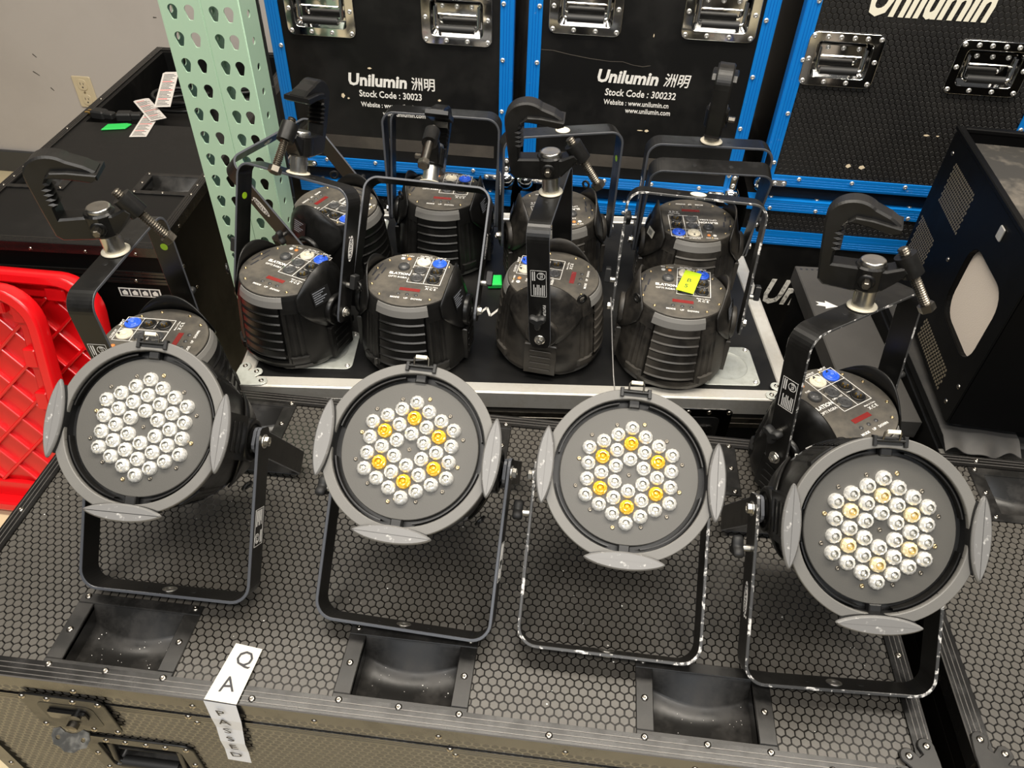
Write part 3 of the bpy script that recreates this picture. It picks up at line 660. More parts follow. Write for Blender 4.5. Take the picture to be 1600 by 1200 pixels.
# ------------------------------------------------------------------ clamp
def clamp_meshes():
    C = {}
    prof = [(-.044, .024), (-.050, .030), (-.0525, .060), (-.0545, .094)]
    prof += [(-.028 + .0265 * math.cos(R(a)), .098 + .0225 * math.sin(R(a))) for a in range(172, 40, -8)]
    prof += [(.006, .107), (.016, .100), (.0165, .0945), (.010, .0935), (-.010, .0985), (-.024, .1010), (-.031, .0985), (-.0360, .0915)]
    zz = .0885
    for k in range(5): prof += [(-.0335, zz), (-.0385, zz - .0035)]; zz -= .0056
    prof += [(-.0385, .0500), (-.015, .0500), (.014, .0495), (.030, .0560), (.036, .0500), (.024, .036), (.014, .026), (-.010, .0215)]
    prof = prof[::-1]
    mb = MB()
    a = 0
    for i in range(len(prof)):
        p, q = prof[i], prof[(i + 1) % len(prof)]; a += p[0] * q[1] - q[0] * p[1]
    if a < 0: prof = prof[::-1]
    mb.slab(prof, -.0115, .0115, .0022, 0, RX(PI / 2))
    mb.slab(circ(.0165, 22, -.001, 0), .024, .0515, .002, 0)
    # wide lip under the hook
    lip = [(.0175, .0930), (.0180, .0985), (-.010, .1040), (-.026, .1050), (-.033, .0990), (-.024, .0985), (-.010, .0960), (.010, .0910)]
    a = sum(lip[i][0] * lip[(i + 1) % 8][1] - lip[(i + 1) % 8][0] * lip[i][1] for i in range(8))
    if a < 0: lip = lip[::-1]
    mb.slab(lip, -.0175, .0175, .0012, 0, RX(PI / 2))
    d = Vector((.52, 0, -.854)); c0 = Vector((.034, 0, .0545))
    mb.cyl(c0 - d * .013, c0 + d * .011, .0110, seg=18)
    C['hook'] = mb.mesh('pipe_clamp', ['paint'])
    C['spigot'] = MB().lathe([(.0112, .0008), (.0112, .026)], 22).mesh('spigot', ['steel'])
    C['washer'] = MB().lathe([(.0002, .0006), (.0155, .0006), (.0160, .0012), (.0150, .0022), (.0112, .0024)], 26).mesh('washer', ['white_plastic'])
    C['head'] = MB().lathe([(.0128, .0512), (.0130, .0545), (.0120, .0562), (.0105, .0562), (.0002, .0558)], 26).mesh('bolt_head', ['steel'])
    C['nut'] = MB().lathe([(.0092, -.012), (.0092, -.004), (.0070, -.001)], 6, 0, RX(PI), False, capb=True).mesh('hex_nut', ['steel'])
    pr = []; z = 0
    while z < .070: pr += [(.0042, z), (.0055, z + .0012), (.0042, z + .0024)]; z += .0026
    mb = MB().lathe(pr, 12, 0, None, False, capb=True); mb.lathe([(.0086, .068), (.0086, .0755), (.0070, .0765)], 6, 0, None, False, capb=True, capt=True)
    q = Vector((0, 0, 1)).rotation_difference(d).to_matrix().to_4x4(); q.translation = c0 - d * .021
    me = mb.mesh('jaw_bolt', ['bolt']); me.transform(q); C['jaw'] = me
    mb = MB().lathe([(.0085, .011), (.0085, .0165), (.0060, .0170)], 14, 0, T(-.002, 0, .037) @ RX(PI / 2), True, capb=True, capt=True); mb.lathe([(.0042, .016), (.0042, .0255), (.0034, .0265)], 6, 1, T(-.002, 0, .037) @ RX(PI / 2), False, capt=True)
    C['set'] = mb.mesh('set_screw', ['paint', 'bolt'])
    for me in C.values(): me.transform(Matrix.Scale(1.16, 4))
    return C
CM = clamp_meshes()
def add_clamp(parent, mx):
    h = link('pipe_clamp', CM['hook'], parent, mx)
    for k, nm in (('spigot', 'spigot'), ('washer', 'washer'), ('head', 'bolt_head'), ('jaw', 'jaw_bolt'), ('set', 'set_screw')): link(nm, CM[k], h)
    link('hex_nut', CM['nut'], h, T(0, 0, -.0040))
    return h

QL = .01775
def dusty(o, k='paint_dusty'):
    o.material_slots[0].link = 'OBJECT'; o.material_slots[0].material = M[k]
def lamp(label, mx, tau, tau_in, clampa=None, face=False, dust=False, chip=False, amber=None, group=None, panel=True, knob='knob', stick=None, inner=True, number=False):
    t = thing('stage_lamp', label, 'stage light', mx, group)
    link('bezel_ring', FM['ring'], t, None if face else Matrix.Diagonal((.905, .905, 1, 1)))
    for a in (0, 180, 270) if face else (): link('frame_clip', FM['pad'], t, RZ(R(a - 90)) @ T(0, .0938, 0))
    o = link('barrel', FM['barrel'], t)
    if dust: dusty(o)
    if face:
        la = link('spring_latch', FM['latch'], t); link('latch_tab', FM['latchtab'], la)
    link('inner_well', FM['well'], t)
    if face:
        [link('frame_rail', FM['rail'], t, RZ(R(a))) for a in (0, 90, 180, 270)]
        pl_ = link('lens_plate', FM['plate'], t)
        for a in (0, 180): link('retaining_tab', FM['stop'], t, RZ(R(a)))
        for r_ in range(-3, 4):
            for q_ in range(-3, 4):
                s_ = -r_ - q_
                if max(abs(r_), abs(q_), abs(s_)) > 3 or (r_ == 0 and q_ == 0): continue
                x = QL * (r_ * math.cos(R(90)) + q_ * math.cos(R(30))); y = QL * (r_ * math.sin(R(90)) + q_ * math.sin(R(30)))
                ring = max(abs(r_), abs(q_), abs(s_)); cornr = ring == 2 and 0 in (r_, q_, s_)
                link('lens', FM[amber if (amber and cornr) else 'lens'], pl_, T(x, y, .0095) @ RX(PI) @ RZ(random.uniform(0, 6.28)))
        for k in range(12):
            a = R(30 * k + 13); rr = .0605 if k % 2 else .0580
            link('screw', FM['screw_b' if k % 3 == 0 else 'screw'], pl_, T(rr * math.cos(a), rr * math.sin(a), .0095) @ RX(PI))
        link('centre_screw', FM['screw'], pl_, T(0, 0, .0095) @ RX(PI))
    for k in range(6):
        for a in (-90, 90):
            f = link('fin', FM['fins'][k], o, RZ(R(a)))
            if dust: dusty(f)
    for a in (-90, 90): link('grey_band', FM['band'], t, RZ(R(a)))
    for a in (0, 180):
        m = RZ(R(a)); wv = link('side_cover', FM['wing'], t, m)
        if dust: dusty(wv)
        d = link('pivot_disc', FM['disc'], t, m); link('pivot_bolt', FM['pbolt'], d, T(HWO + .0002, 0, ZP)); sp = link('ribbed_side_plate', FM['sideplate'], t, m)
        if dust: dusty(sp); dusty(d)
        if a == 180:
            link('safety_eyelet', FM['eyelet'], wv, T(.0690, .0560, .152) @ RZ(R(40)) @ RY(PI / 2) @ RX(0))
        elif panel:
            link('rating_sticker', FM['warnlabel'], wv, RZ(R(-14)) @ T(prof_r(.125) + .0046, 0, .126) @ RZ(PI / 2) @ RX(R(75)))
    if panel:
        p = link('rear_panel', FM['panel'], t); Z = ZL
        link('white_indicator', FM['pprint'], p, T(0, 0, Z)); link('frame_print', FM['pframe'], p, T(0, 0, Z))
        for me, x, y in FM['caps'] if not face else (): link('caption', me, p, T(x, y, Z + .0001))
        for me, x, y in (('pwhite', .0065, .0475), ('pblue', .0332, .0478), ('xlrf', .0065, .0230), ('xlrm', .0332, .0230), ('xlrf', .0065, 0), ('xlrm', .0332, 0), ('fuse', -.0216, .0270), ('disp', .0033, -.0315), ('button', -.012, -.0445), ('button', .0024, -.0445), ('button', .0167, -.0445), ('led', -.0195, .0525)):
            link(FM[me].name.split('.')[0], FM[me], p, T(x, y, Z))
        for x, y in ((-.060, .024), (-.0645, .004), (-.0570, -.008), (-.0520, .012)): link('vent_slot', FM['slot'], p, T(x, y, Z) @ RZ(R(-8)))
        for a in (15, 40, 68, 112, 140, 165, 205, 232, 308, 335): link('screw', FM['screw_b'], p, T(.0655 * math.cos(R(a)), .0655 * math.sin(R(a)), Z))
    ym = T(0, 0, ZP) @ RX(-tau)
    y = link('yoke', FM['yoke_chip' if chip else 'yoke'], t, ym)
    lm = T(-HWO - .0001, 0, .105) @ RZ(PI) @ RZ(PI / 2) @ RX(PI / 2)
    link('rating_label', FM['label'], y, lm)
    link('logo_print', FM['logo'], y, T(HWO + .0001, 0, .105) @ RZ(PI / 2) @ RX(PI / 2))
    if number: link('number_print', FM['fixture2'], y, T(-HWO - .0001, -.008, .052) @ RZ(PI) @ RZ(PI / 2) @ RX(PI / 2) @ RZ(-PI / 2))
    if knob: link('locking_knob', FM[knob], y, T(HWO, 0, .046))
    if knob and not face: link('locking_knob', FM[knob], y, RZ(PI) @ T(HWO, 0, .046))
    if clampa is None:
        link('bolt_washer', FM['washer'], y, T(0, 0, LY + .0001)); link('bolt_washer', FM['washer_in'], y, T(0, 0, LY - .0039) @ RX(PI))
    else:
        add_clamp(t, ym @ T(0, 0, LY) @ RZ(clampa))
    if inner:
        link('yoke', FM['yoke_in'], t, T(0, 0, ZP) @ RX(-tau_in))
    if stick: stick(t, y)
    return t
SB = 1.05
def rescale(p):   # lens-plate middles were measured at a slightly nearer scale
    return (p[0] * SB, p[1] * SB, .84756 + (p[2] - .84756) * SB)
def facing(pos, az, el, ro):
    n = Vector((math.sin(az) * math.cos(el), -math.cos(az) * math.cos(el), math.sin(el))); x = Vector((math.cos(az), math.sin(az), 0)); y = n.cross(x)
    xx = x * math.cos(ro) + y * math.sin(ro); yy = -x * math.sin(ro) + y * math.cos(ro)
    m = Matrix((-xx, yy, -n)).transposed().to_4x4()
    m.translation = Vector(pos) + n * .0095            # pos is the middle of the lens plate
    return m
def settle(mx, L, wid, front, zmin=.0062, inner=False):
    """yoke angle at which the bar touches the table"""
    P = mx @ Vector((0, 0, ZP)); Yv = mx.to_3x3() @ Vector((0, 1, 0)); Zv = mx.to_3x3() @ Vector((0, 0, 1)); Xv = mx.to_3x3() @ Vector((1, 0, 0))
    best = None
    for i in range(3600):
        tau = 2 * PI * i / 3600; d = Yv * math.sin(tau) + Zv * math.cos(tau); wv = Yv * math.cos(tau) - Zv * math.sin(tau)
        if (d.y < 0) != front or d.z > 0: continue
        mz = min((P + d * L + wv * s * wid / 2 + Xv * k * .10).z for s in (-1, 1) for k in (-1, 1))
        e = abs(mz - zmin)
        if best is None or e < best[0] - 1e-6: best = (e, tau)
    return best[1]
FRONT = [
    ('black stage lamp with clear lenses at the left end of the front row', (-.4313, .5129, .2633), 0.2, 50.9, .2, None, False),
    ('black stage lamp with six amber lenses, its top clip sprung open, second from the left', (-.1498, .5245, .2567), -5.7, 57.3, 3.0, 'lens_amber', False),
    ('black stage lamp with six amber lenses and a chipped yoke, third from the left', (.0822, .5363, .2381), 1.3, 57.4, -1.4, 'lens_amber', True),
    ('black stage lamp with pale amber lenses at the right end of the front row', (.3235, .4854, .2534), 1.7, 41.5, .7, 'lens_pale', True)]
for lab, pos, az, el, ro, am, ch in FRONT:
    m = facing(rescale(pos), R(az), R(el), R(ro))
    lamp(lab, m, settle(m, LY, .034, True), settle(m, LI, .032, False), None, True, False, ch, am, 'front row of stage lamps facing the viewer', panel=True)

def lime_dot(side):
    def f(t, y): B(MB().lathe([(.0055, 0), (.0055, .0003), (.0002, .0003)], 16, 0, T((HWO - .0039) * side, 0, .14) @ RY(-side * PI / 2), False), 'round_sticker', 'limed', y)
    return f
def lime_tape(t, y):
    o = B(MB().slab([(-.013, -.031), (.015, -.032), (.016, .029), (-.011, .030)], 0, .0006), 'tape_strip', 'lime', t, T(.010, .018, ZL + .0058) @ RZ(R(-12)))
    add = text_mesh('B', .014, 'ink', ext=.0001); link('tape_mark', add, o, T(.001, .002, .0008)); link('tape_mark', text_mesh('5', .014, 'ink', ext=.0001), o, T(0, -.015, .0008))
def barcode(a):
    def f(t, y): link('barcode_sticker', FM['barcode'], t, RZ(R(a)) @ T(prof_r(.122) + .0046, 0, .125) @ RZ(PI / 2) @ RX(R(76)))
    return f
G8 = 'stage lamps standing face down on the rolling case deck'
def up(x, y, psi): return T(x, y, .0046) @ RZ(R(psi))
DK = .005   # deck surface
def upd(x, y, psi): return T(x, y, .0005 + DK) @ RZ(R(psi))
lamp('face-down stage lamp with raised pipe clamp behind the leftmost front lamp', up(-.584, .785, 91), R(2), R(-40), R(-76), group='stage lamps standing face down on the front case', stick=lime_dot(1), inner=False)
lamp('face-down stage lamp with raised pipe clamp behind the rightmost front lamp', up(.383, .785, 37), R(8), R(-50), R(-55), chip=True, group='stage lamps standing face down on the front case', inner=False)
lamp('face-down lamp with oval logo on its yoke arm, front left corner of the deck', upd(-.457, .985, -19), R(20), R(-70), R(-81), group=G8, knob='tknob', stick=lime_dot(-1), inner=False)
lamp('face-down lamp with its clamp yoke leaning back, second in the deck front row', upd(-.250, .990, -3), R(42), R(80), R(-87), group=G8, knob='tknob', inner=False)
lamp('dusty face-down lamp with yoke arm towards the viewer, third in the deck front row', upd(-.026, 1.030, 84), R(4), R(0), R(-84), group=G8, dust=True, number=True, inner=False)
lamp('dusty face-down lamp with lime tape on its panel, right end of deck front row', upd(.180, 1.022, -4), R(14), R(-60), None, group=G8, dust=True, chip=True, stick=lime_tape, knob='tknob', inner=False)
lamp('face-down lamp with white barcode sticker, at the left back of the deck', upd(-.436, 1.200, -112), R(-46), R(20), None, group=G8, stick=barcode(170), inner=False)
lamp('face-down lamp with clean black fins, second in the deck back row', upd(-.252, 1.284, 0), R(2), R(17), None, group=G8, knob=None)
lamp('dusty face-down lamp half hidden behind the clamped one, third in the deck back row', upd(-.035, 1.250, 197), R(0), R(50), None, group=G8, dust=True, stick=lime_dot(-1), inner=False, knob=None)
lamp('dusty face-down lamp with edge-on clamp, right end of the deck back row', upd(.216, 1.248, 183), R(0), R(16), R(-103), group=G8, dust=True, stick=barcode(20))

# ------------------------------------------------------------------ rolling case with aluminium edges (deck carrying eight lamps)
DW, DD = .925, .575
dm = T(-.527, .850, 0) @ RZ(R(5.6))
dk = thing('rolling_case', 'black rolling case with bare aluminium edges carrying eight face-down lamps', 'flight case', dm)
B(MB().box(.002, DW - .002, .002, DD - .002, -.006, .0), 'deck_panel', 'laminate', dk)
ALU = [(0, -.030), (0, .0015), (.0015, .0030), (.0035, .0034), (.0055, .0026), (.0240, .0026), (.0255, .0012), (.0260, .0002), (.0022, .0002), (.0020, -.030)]
for p0, p1, iv in (((.012, 0, 0), (DW - .012, 0, 0), (0, 1, 0)), ((.012, DD, 0), (DW - .012, DD, 0), (0, -1, 0)), ((0, .028, 0), (0, DD - .028, 0), (1, 0, 0)), ((DW, .028, 0), (DW, DD - .028, 0), (-1, 0, 0))):
    B(MB().sweep(ALU, p0, p1, iv, (0, 0, 1)), 'edge_extrusion', 'alu', dk)
for x, y, a in ((0, 0, 0), (DW, 0, 90), (DW, DD, 180), (0, DD, 270)):
    cb = corner_bracket(dk, T(x, y, .0030) @ RZ(R(a)) @ T(-.001, -.001, 0), 'galv')
b = MB().box(.003, DW - .003, .0022, .009, -.52, -.030); b.box(.003, .009, .009, DD - .009, -.52, -.006); b.box(DW - .009, DW - .003, .009, DD - .009, -.52, -.006); b.box(.003, DW - .003, DD - .009, DD - .0022, -.52, -.006); b.box(.009, DW - .009, .009, DD - .009, -.52, -.514)
B(b, 'body_wall', 'laminate', dk)
b = MB().sweep([(0, 0), (-.003, 0), (-.003, -.010), (-.0015, -.011), (-.003, -.012), (-.003, -.022), (0, -.022)], (.003, .0022, -.040), (DW - .003, .0022, -.040), (0, 1, 0), (0, 0, 1)); B(b, 'tongue_rail', 'bolt', dk)
butterfly_latch(dk, T(.765, .0020, -.070), 'chrome', w_=.115, h_=.100, key=False)
butterfly_latch(dk, T(.160, .0020, -.070), 'chrome', w_=.115, h_=.100, key=False)
def castor_plate(px, py, a):
    me = plate2d('caster_dish_plate', [rrect(.100, .100, .012), circ(.036, 28)], 0, .0022, 'galv', .0007)
    o = link('caster_dish_plate', me, dk, T(px, py, .0003) @ RZ(R(a)))
    B(MB().lathe([(.036, .0018), (.034, .0012), (.028, .0006), (.0002, .0005)], 28), 'dish', 'galv', o)
    for sx in (-1, 1):
        for sy in (-1, 1): rivet(o, T(sx * .042, sy * .042, .0022), RIVW)
for px, py in ((.135, .098), (DW - .105, .085), (DW - .105, DD - .090), (.135, DD - .09)): castor_plate(px, py, 0)
# stencilled mark between the lamps
zz = MB(); pts = [(0, 0), (.016, .030), (.026, .006), (.040, .032), (.050, .004)]
for (ax, ay), (bx, by) in zip(pts, pts[1:]):
    d = Vector((bx - ax, by - ay)).normalized(); n = Vector((-d.y, d.x)) * .0022
    zz.slab([(ax + n.x, ay + n.y), (ax - n.x, ay - n.y), (bx - n.x, by - n.y), (bx + n.x, by + n.y)], 0, .0003)
B(zz, 'stencil_mark', 'white_print', dk, T(.385, .205, .0001) @ RZ(R(-8)))
tag(B(MB().slab([(0, 0), (.026, .002), (.024, .030), (.003, .028)], 0, .012, .002), 'tape_tab', 'green', None, T(-.152, 1.178, .0012) @ RZ(R(4)) @ RX(R(8))), 'bright green folded tape tab standing between the lamps on the deck', 'tape')
# safety wire
t = thing('safety_wire', 'thin steel safety wire hanging down beside the dusty third lamp', 'wire', T(0, 0, 0))
B(MB().tube([(.066, .958, .164), (.070, .945, .140), (.076, .925, .100), (.083, .895, .060), (.089, .866, .038), (.0905, .845, .0008)], .0011, 6), 'wire_rope', 'wire', t)
B(MB().cyl((.0905, .848, .0046), (.0905, .838, .0046), .0024, seg=8), 'ferrule', 'steel', t)

# ------------------------------------------------------------------ blue-edged cases
YB = 1.55
BT = [(0, -.003), (0, .0015), (.004, .0022), (.0062, .0022), (.0066, .0016), (.0072, .0016), (.0076, .0022), (.0118, .0022), (.0122, .0016), (.0128, .0016), (.0132, .0022), (.0174, .0022), (.0178, .0016), (.0184, .0016), (.0188, .0022), (.0250, .0022), (.0255, .0), (0.002, -.003)]
BM = [0, 0, 0, 0, 1, 0, 0, 0, 1, 0, 0, 0, 1, 0, 0, 0, 0, 0]
def blue_rail(parent, p0, p1, inward, rivs=True, name='blue_rail'):
    o = B(MB().sweep(BT, p0, p1, inward, (0, -1, 0), 0, BM), name, ['blue', 'bluegroove'], parent)
    p0 = Vector(p0); p1 = Vector(p1); L = (p1 - p0).length; n = max(2, round(L / .105)); iv = Vector(inward)
    if rivs:
        for k in range(n):
            p = p0 + (p1 - p0) * ((k + .5) / n) + iv * .019
            rivet(o, Matrix.Translation(p + Vector((0, -.0022, 0))) @ RX(PI / 2), RIVW)
    return o
def ball(parent, x, z, sx):
    mb = MB().lathe([(.0002, .019), (.009, .0175), (.016, .012), (.0195, .004), (.020, -.004)], 18, 0, RX(PI / 2))
    mb.slab(rrect(.050, .014, .006), 0, .003, .0008, 0, T(sx * .026, 0, .002) @ RX(PI / 2) @ RZ(0)); mb.slab(rrect(.014, .050, .006), 0, .003, .0008, 0, T(0, 0, .026) @ RX(PI / 2))
    o = B(mb, 'ball_corner', 'chrome', parent, T(x + sx * .010, -.0025, z + .010))
    for dx, dz in ((sx * .026, .002), (sx * .044, .002), (0, .026), (0, .044)): rivet(o, T(dx, -.003, dz) @ RX(PI / 2), RIVW)
    return o
def blue_case(label, x0, x1, zb, zt, hexes, handles=(), foot=True):
    c = thing('screen_case', label, 'flight case', T(0, YB, 0), 'blue-edged cases stacked at the back')
    dp = .55
    hh = [(hx - .0505, hx + .0505, hz - .0325, hz + .0325) for hx, hz in handles]; q_ = panel_with_holes(x0 + .002, x1 - .002, zb + .002, zt - .002, -.008, -.001, hh); b = MB(); b.add(q_.v, q_.f, 0, False, UPR); b.box(x0 + .002, x0 + .008, .008, dp, zb, zt); b.box(x1 - .008, x1 - .002, .008, dp, zb, zt); b.box(x0 + .008, x1 - .008, dp - .006, dp, zb, zt); b.box(x0 + .008, x1 - .008, .008, dp - .006, zb, zb + .006); b.box(x0 + .008, x1 - .008, .008, dp - .006, zt - .006, zt)
    B(b, 'body', 'hexgroove' if hexes else 'laminate', c)
    if hexes:
        hm = B(hex_mesh('laminate_cells', x0 + .022, x1 - .022, zb + .022, zt - .022, [(hx - .068, hx + .068, hz - .048, hz + .048) for hx, hz in handles], p=.0115, gap=.0012, h=.0006), 'laminate_cells', 'lamdark', c, T(0, .001, 0) @ UPR); hm['kind'] = 'stuff'
    blue_rail(c, (x0, 0, zb + .0), (x0, 0, zt), (1, 0, 0)); blue_rail(c, (x1, 0, zb), (x1, 0, zt), (-1, 0, 0))
    blue_rail(c, (x0 + .025, 0, zb), (x1 - .025, 0, zb), (0, 0, 1)); blue_rail(c, (x0 + .025, 0, zt), (x1 - .025, 0, zt), (0, 0, -1))
    # side flanges of the corner rails
    for xx, sg in ((x0, 1), (x1, -1)):
        s_ = MB().box(min(xx, xx - sg * .0015), max(xx, xx - sg * .0015), 0, .025, zb, zt); B(s_, 'side_flange', 'blue', c)
    ball(c, x0 - .004, zb - .004, 1); ball(c, x1 + .004, zb - .004, -1)
    if foot:
        B(MB().box(x0 + .03, x1 - .03, .012, .030, zb - .030, zb), 'base_skid', 'laminate', c)
    return c
M['lamdark'] = mat('dark_laminate_cell', (.013, .0125, .012), .5, spec=.4, bump=.1, bscale=1200, dust=(.03, .028, .025), damt=.4, dscale=6)
M['dull'] = mat('dull_brown', (.05, .043, .036), .6, dust=(.09, .078, .062), damt=.7, dscale=12)  # brown-grey for the lower bands, the scratch and the wall scuffs
c1 = blue_case('blue-edged case with white stock code 30023 print, left of three at the back', -.649, -.155, .034, .56, False, [(-.540, .370), (-.266, .370)])
c2 = blue_case('blue-edged case with stock code 300232 and a long scratch, middle at the back', -.124, .340, .034, .56, False, [(-.016, .405), (.238, .410)])
c3 = blue_case('blue-edged hexagon-patterned case with big white name, right of three at the back', .388, .880, .072, .60, True, [(.478, .340), (.752, .342)])
recessed_handle(c1, T(-.540, .0006, .370), 'chrome'); recessed_handle(c1, T(-.266, .0006, .370), 'chrome')
recessed_handle(c2, T(-.016, .0006, .405), 'chrome'); recessed_handle(c2, T(.238, .0006, .410), 'chrome')
recessed_handle(c3, T(.478, -.0002, .340), 'chrome'); recessed_handle(c3, T(.752, -.0002, .342), 'chrome')
def onface(x, z, y=.0004): return T(x, y, z) @ UPR
text('Unilumin', .034, 'white_print', c1, onface(-.500, .236), bold=.034, shear=.12, ax='LEFT', sx=1.02); text('洲明', .028, 'white_print', c1, onface(-.365, .234), bold=.01, ax='LEFT', sx=.92)
text('Stock Code : 30023', .0195, 'white_print', c1, onface(-.478, .208), bold=.014, ax='LEFT', sx=.86); text('Website : www.unilumin.cn', .0145, 'white_print', c1, onface(-.476, .185), bold=.010, ax='LEFT', sx=.82)
text('www.unilumin.com', .0145, 'white_print', c1, onface(-.430, .168), bold=.010, ax='LEFT', sx=.82)
text('Unilumin', .034, 'white_print', c2, onface(.016, .278), bold=.034, shear=.16, ax='LEFT', sx=1.0); text('洲明', .028, 'white_print', c2, onface(.150, .277), bold=.01, shear=.16, ax='LEFT', sx=.92)
text('Stock Code : 300232', .0195, 'white_print', c2, onface(.036, .247), bold=.014, shear=.08, ax='LEFT', sx=.86); text('Website : www.unilumin.cn', .0145, 'white_print', c2, onface(.036, .227), bold=.010, ax='LEFT', sx=.82)
text('www.unilumin.com', .0145, 'white_print', c2, onface(.082, .212), bold=.010, ax='LEFT', sx=.82)
text('Unilumin', .092, 'cream_print', c3, onface(.492, .452, -.0002), bold=.030, shear=.30, ax='LEFT', sx=.66)
# chips of bare wood and scratches
def chip(c, x, z, w_, h_, a=0):
    B(MB().slab([(-w_ / 2, -h_ * .2), (0, -h_ / 2), (w_ / 2, 0), (w_ * .1, h_ / 2), (-w_ * .4, h_ * .3)], 0, .0004, 0, 0), 'bare_chip', 'splinter', c, onface(x, z) @ RZ(a))
for c, x, z, w_, h_ in ((c1, -.513, .201, .008, .011), (c1, -.502, .196, .005, .004), (c1, -.450, .262, .009, .004), (c1, -.306, .205, .007, .005), (c2, .132, .172, .009, .006), (c2, .118, .172, .012, .002), (c2, .300, .165, .020, .005), (c2, .118, .362, .002, .007), (c3, .560, .128, .011, .009), (c3, .588, .127, .013, .009), (c3, .690, .205, .012, .004), (c3, .712, .205, .006, .003)): chip(c, x, z, w_, h_)
pts = [(-.100, .322), (-.075, .322), (-.04, .316), (0, .311), (.04, .308), (.065, .309), (.085, .304), (.105, .302), (.12, .305)]
s_ = MB()
for (ax, az), (bx, bz) in zip(pts, pts[1:]): s_.slab([(ax, az - .0006), (bx, bz - .0006), (bx, bz + .0006), (ax, az + .0006)], 0, .0003)
B(s_, 'scratch', 'dull', c2, T(0, .0008, 0) @ UPR)
for c, x0, x1, z0, z1 in ((c1, -.61, -.19, .085, .112), (c2, -.09, .30, .085, .112)):
    B(MB().box(x0, x1, z0, z1, 0, .0005 if c is not c3 else .0012, 0, T(0, .0009, 0) @ UPR), 'greyish_band', 'dull', c)  # flat greyish band across the lower front of the case
# lower row of the stack
def lower_case(label, x0, x1, zt, txt=None):
    c = thing('screen_case', label, 'flight case', T(0, YB, 0), 'blue-edged cases under the stack')
    zb = FZ + .10
    b = MB().box(x0 + .002, x1 - .002, .001, .008, zb, zt - .002); b.box(x0 + .002, x1 - .002, .008, .55, zt - .008, zt - .002); b.box(x0 + .002, x0 + .008, .008, .55, zb, zt - .008); b.box(x1 - .008, x1 - .002, .008, .55, zb, zt - .008)
    B(b, 'body', 'laminate', c)
    blue_rail(c, (x0, 0, zt), (x1, 0, zt), (0, 0, -1))
    tp = B(MB().box(x0, x1, -.0022, .025, zt - .001, zt + .0012), 'blue_rail', 'blue', c)
    n = round((x1 - x0) / .105)
    for k in range(n): rivet(tp, T(x0 + (x1 - x0) * (k + .5) / n, .013, zt + .0012), RIVW)
    hm = B(hex_mesh('laminate_cells', x0 + .01, x1 - .01, zt - .074, zt - .026, p=.0115, gap=.0012, h=.0006), 'laminate_cells', 'lamdark', c, T(0, .001, 0) @ UPR); hm['kind'] = 'stuff'
    blue_rail(c, (x0, 0, zt - .110), (x1, 0, zt - .110), (0, 0, 1), False); B(MB().box(x0, x1, -.0020, 0, zt - .0855, zt - .074), 'seam_rail', 'blue', c)
    for k in range(4):
        B(MB().cyl((0, 0, 0), (0, .03, 0), .045, seg=16), 'caster_wheel', 'rubber', c, T(x0 + .08 if k % 2 else x1 - .08, .06 if k < 2 else .46, FZ + .045))
        B(MB().box(-.03, .03, 0, .03, .045, .055), 'caster_plate', 'steel', c, T(x0 + .08 if k % 2 else x1 - .08, .06 if k < 2 else .46, FZ + .045))
    if txt: text('Unilumin', .095, 'worn_print', c, onface(txt[0], txt[1]), bold=.03, shear=.3, ax='LEFT', sx=.72)
    return c
lower_case('blue-edged lower case under the left stacked case', -.640, -.150, -.003)
lower_case('blue-edged lower case under the middle stacked case', -.130, .345, -.003)
lower_case('blue-edged lower case with big worn white lettering, under the right stacked case', .375, .870, .038, (.462, -.205))

# ------------------------------------------------------------------ rack uprights
def tear(cx, cy, s=1., n=12):
    pts = [(cx + .0085 * s * math.cos(R(a)), cy + .0085 * s * math.sin(R(a))) for a in range(-20, 201, 20)]
    return pts + [(cx - .0048 * s, cy - .0135 * s), (cx - .0030 * s, cy - .0165 * s), (cx + .0030 * s, cy - .0165 * s), (cx + .0048 * s, cy - .0135 * s)]
def upright(label, x, y, wd):
    t = thing('rack_upright', label, 'rack post', T(x, y, FZ), 'mint green rack uprights')
    H = 1.35; loops = [[(0, 0), (wd, 0), (wd, H), (0, H)]]
    z = .06; 
    while z < H - .03:
        if z > .40:
            for cx in (wd * .30, wd * .70): loops.append(tear(cx, z)[::-1])
        z += .0445
    link('front_web', plate2d('front_web', loops, 0, .0022, 'mint'), t, UPR)
    for sx, nm in ((0, 'side_flange'), (wd, 'side_flange')):
        lp = [[(0, 0), (.068, 0), (.068, H), (0, H)]]; z = .05
        while z < H - .03:
            if z > .40: lp.append(circ(.0065, 12, .030, z)[::-1])
            z += .0445
        link(nm, plate2d(nm, lp, 0, .0022, 'mint_d'), t, T(sx + (.0011 if sx == 0 else -.0011), 0, 0) @ RZ(PI / 2) @ UPR)
    for sx in (0, wd):   # rounded arris
        B(MB().cyl((sx + (.0030 if sx == 0 else -.0030), .0012, 0), (sx + (.0030 if sx == 0 else -.0030), .0012, H), .0036, seg=12), 'rounded_edge', 'mint', t)
    B(MB().slab(rrect(wd - .002, .10, .004), 0, .008, .001, 0, T(wd / 2, .035, 0)), 'foot_plate', 'mint_d', t)
    return t
upright('mint green rack post with keyhole slots, the left one of the pair', -.7300, 1.30, .0735)
upright('mint green rack post with keyhole slots, right one beside the black angle bar', -.6555, 1.300, .0650)
t = thing('angle_bar', 'scuffed black steel angle bar standing beside the right mint green post', 'bar', T(-.630, 1.432, FZ))
B(MB().slab([(0, 0), (.018, 0), (.018, .004), (.004, .004), (.004, .035), (0, .035)], 0, 1.35, .0006), 'angle_profile', 'bar_paint', t)
B(MB().slab([(-.0, -.01), (.035, -.01), (.035, .05), (-.0, .05)], 0, .004), 'foot_plate', 'bolt', t)

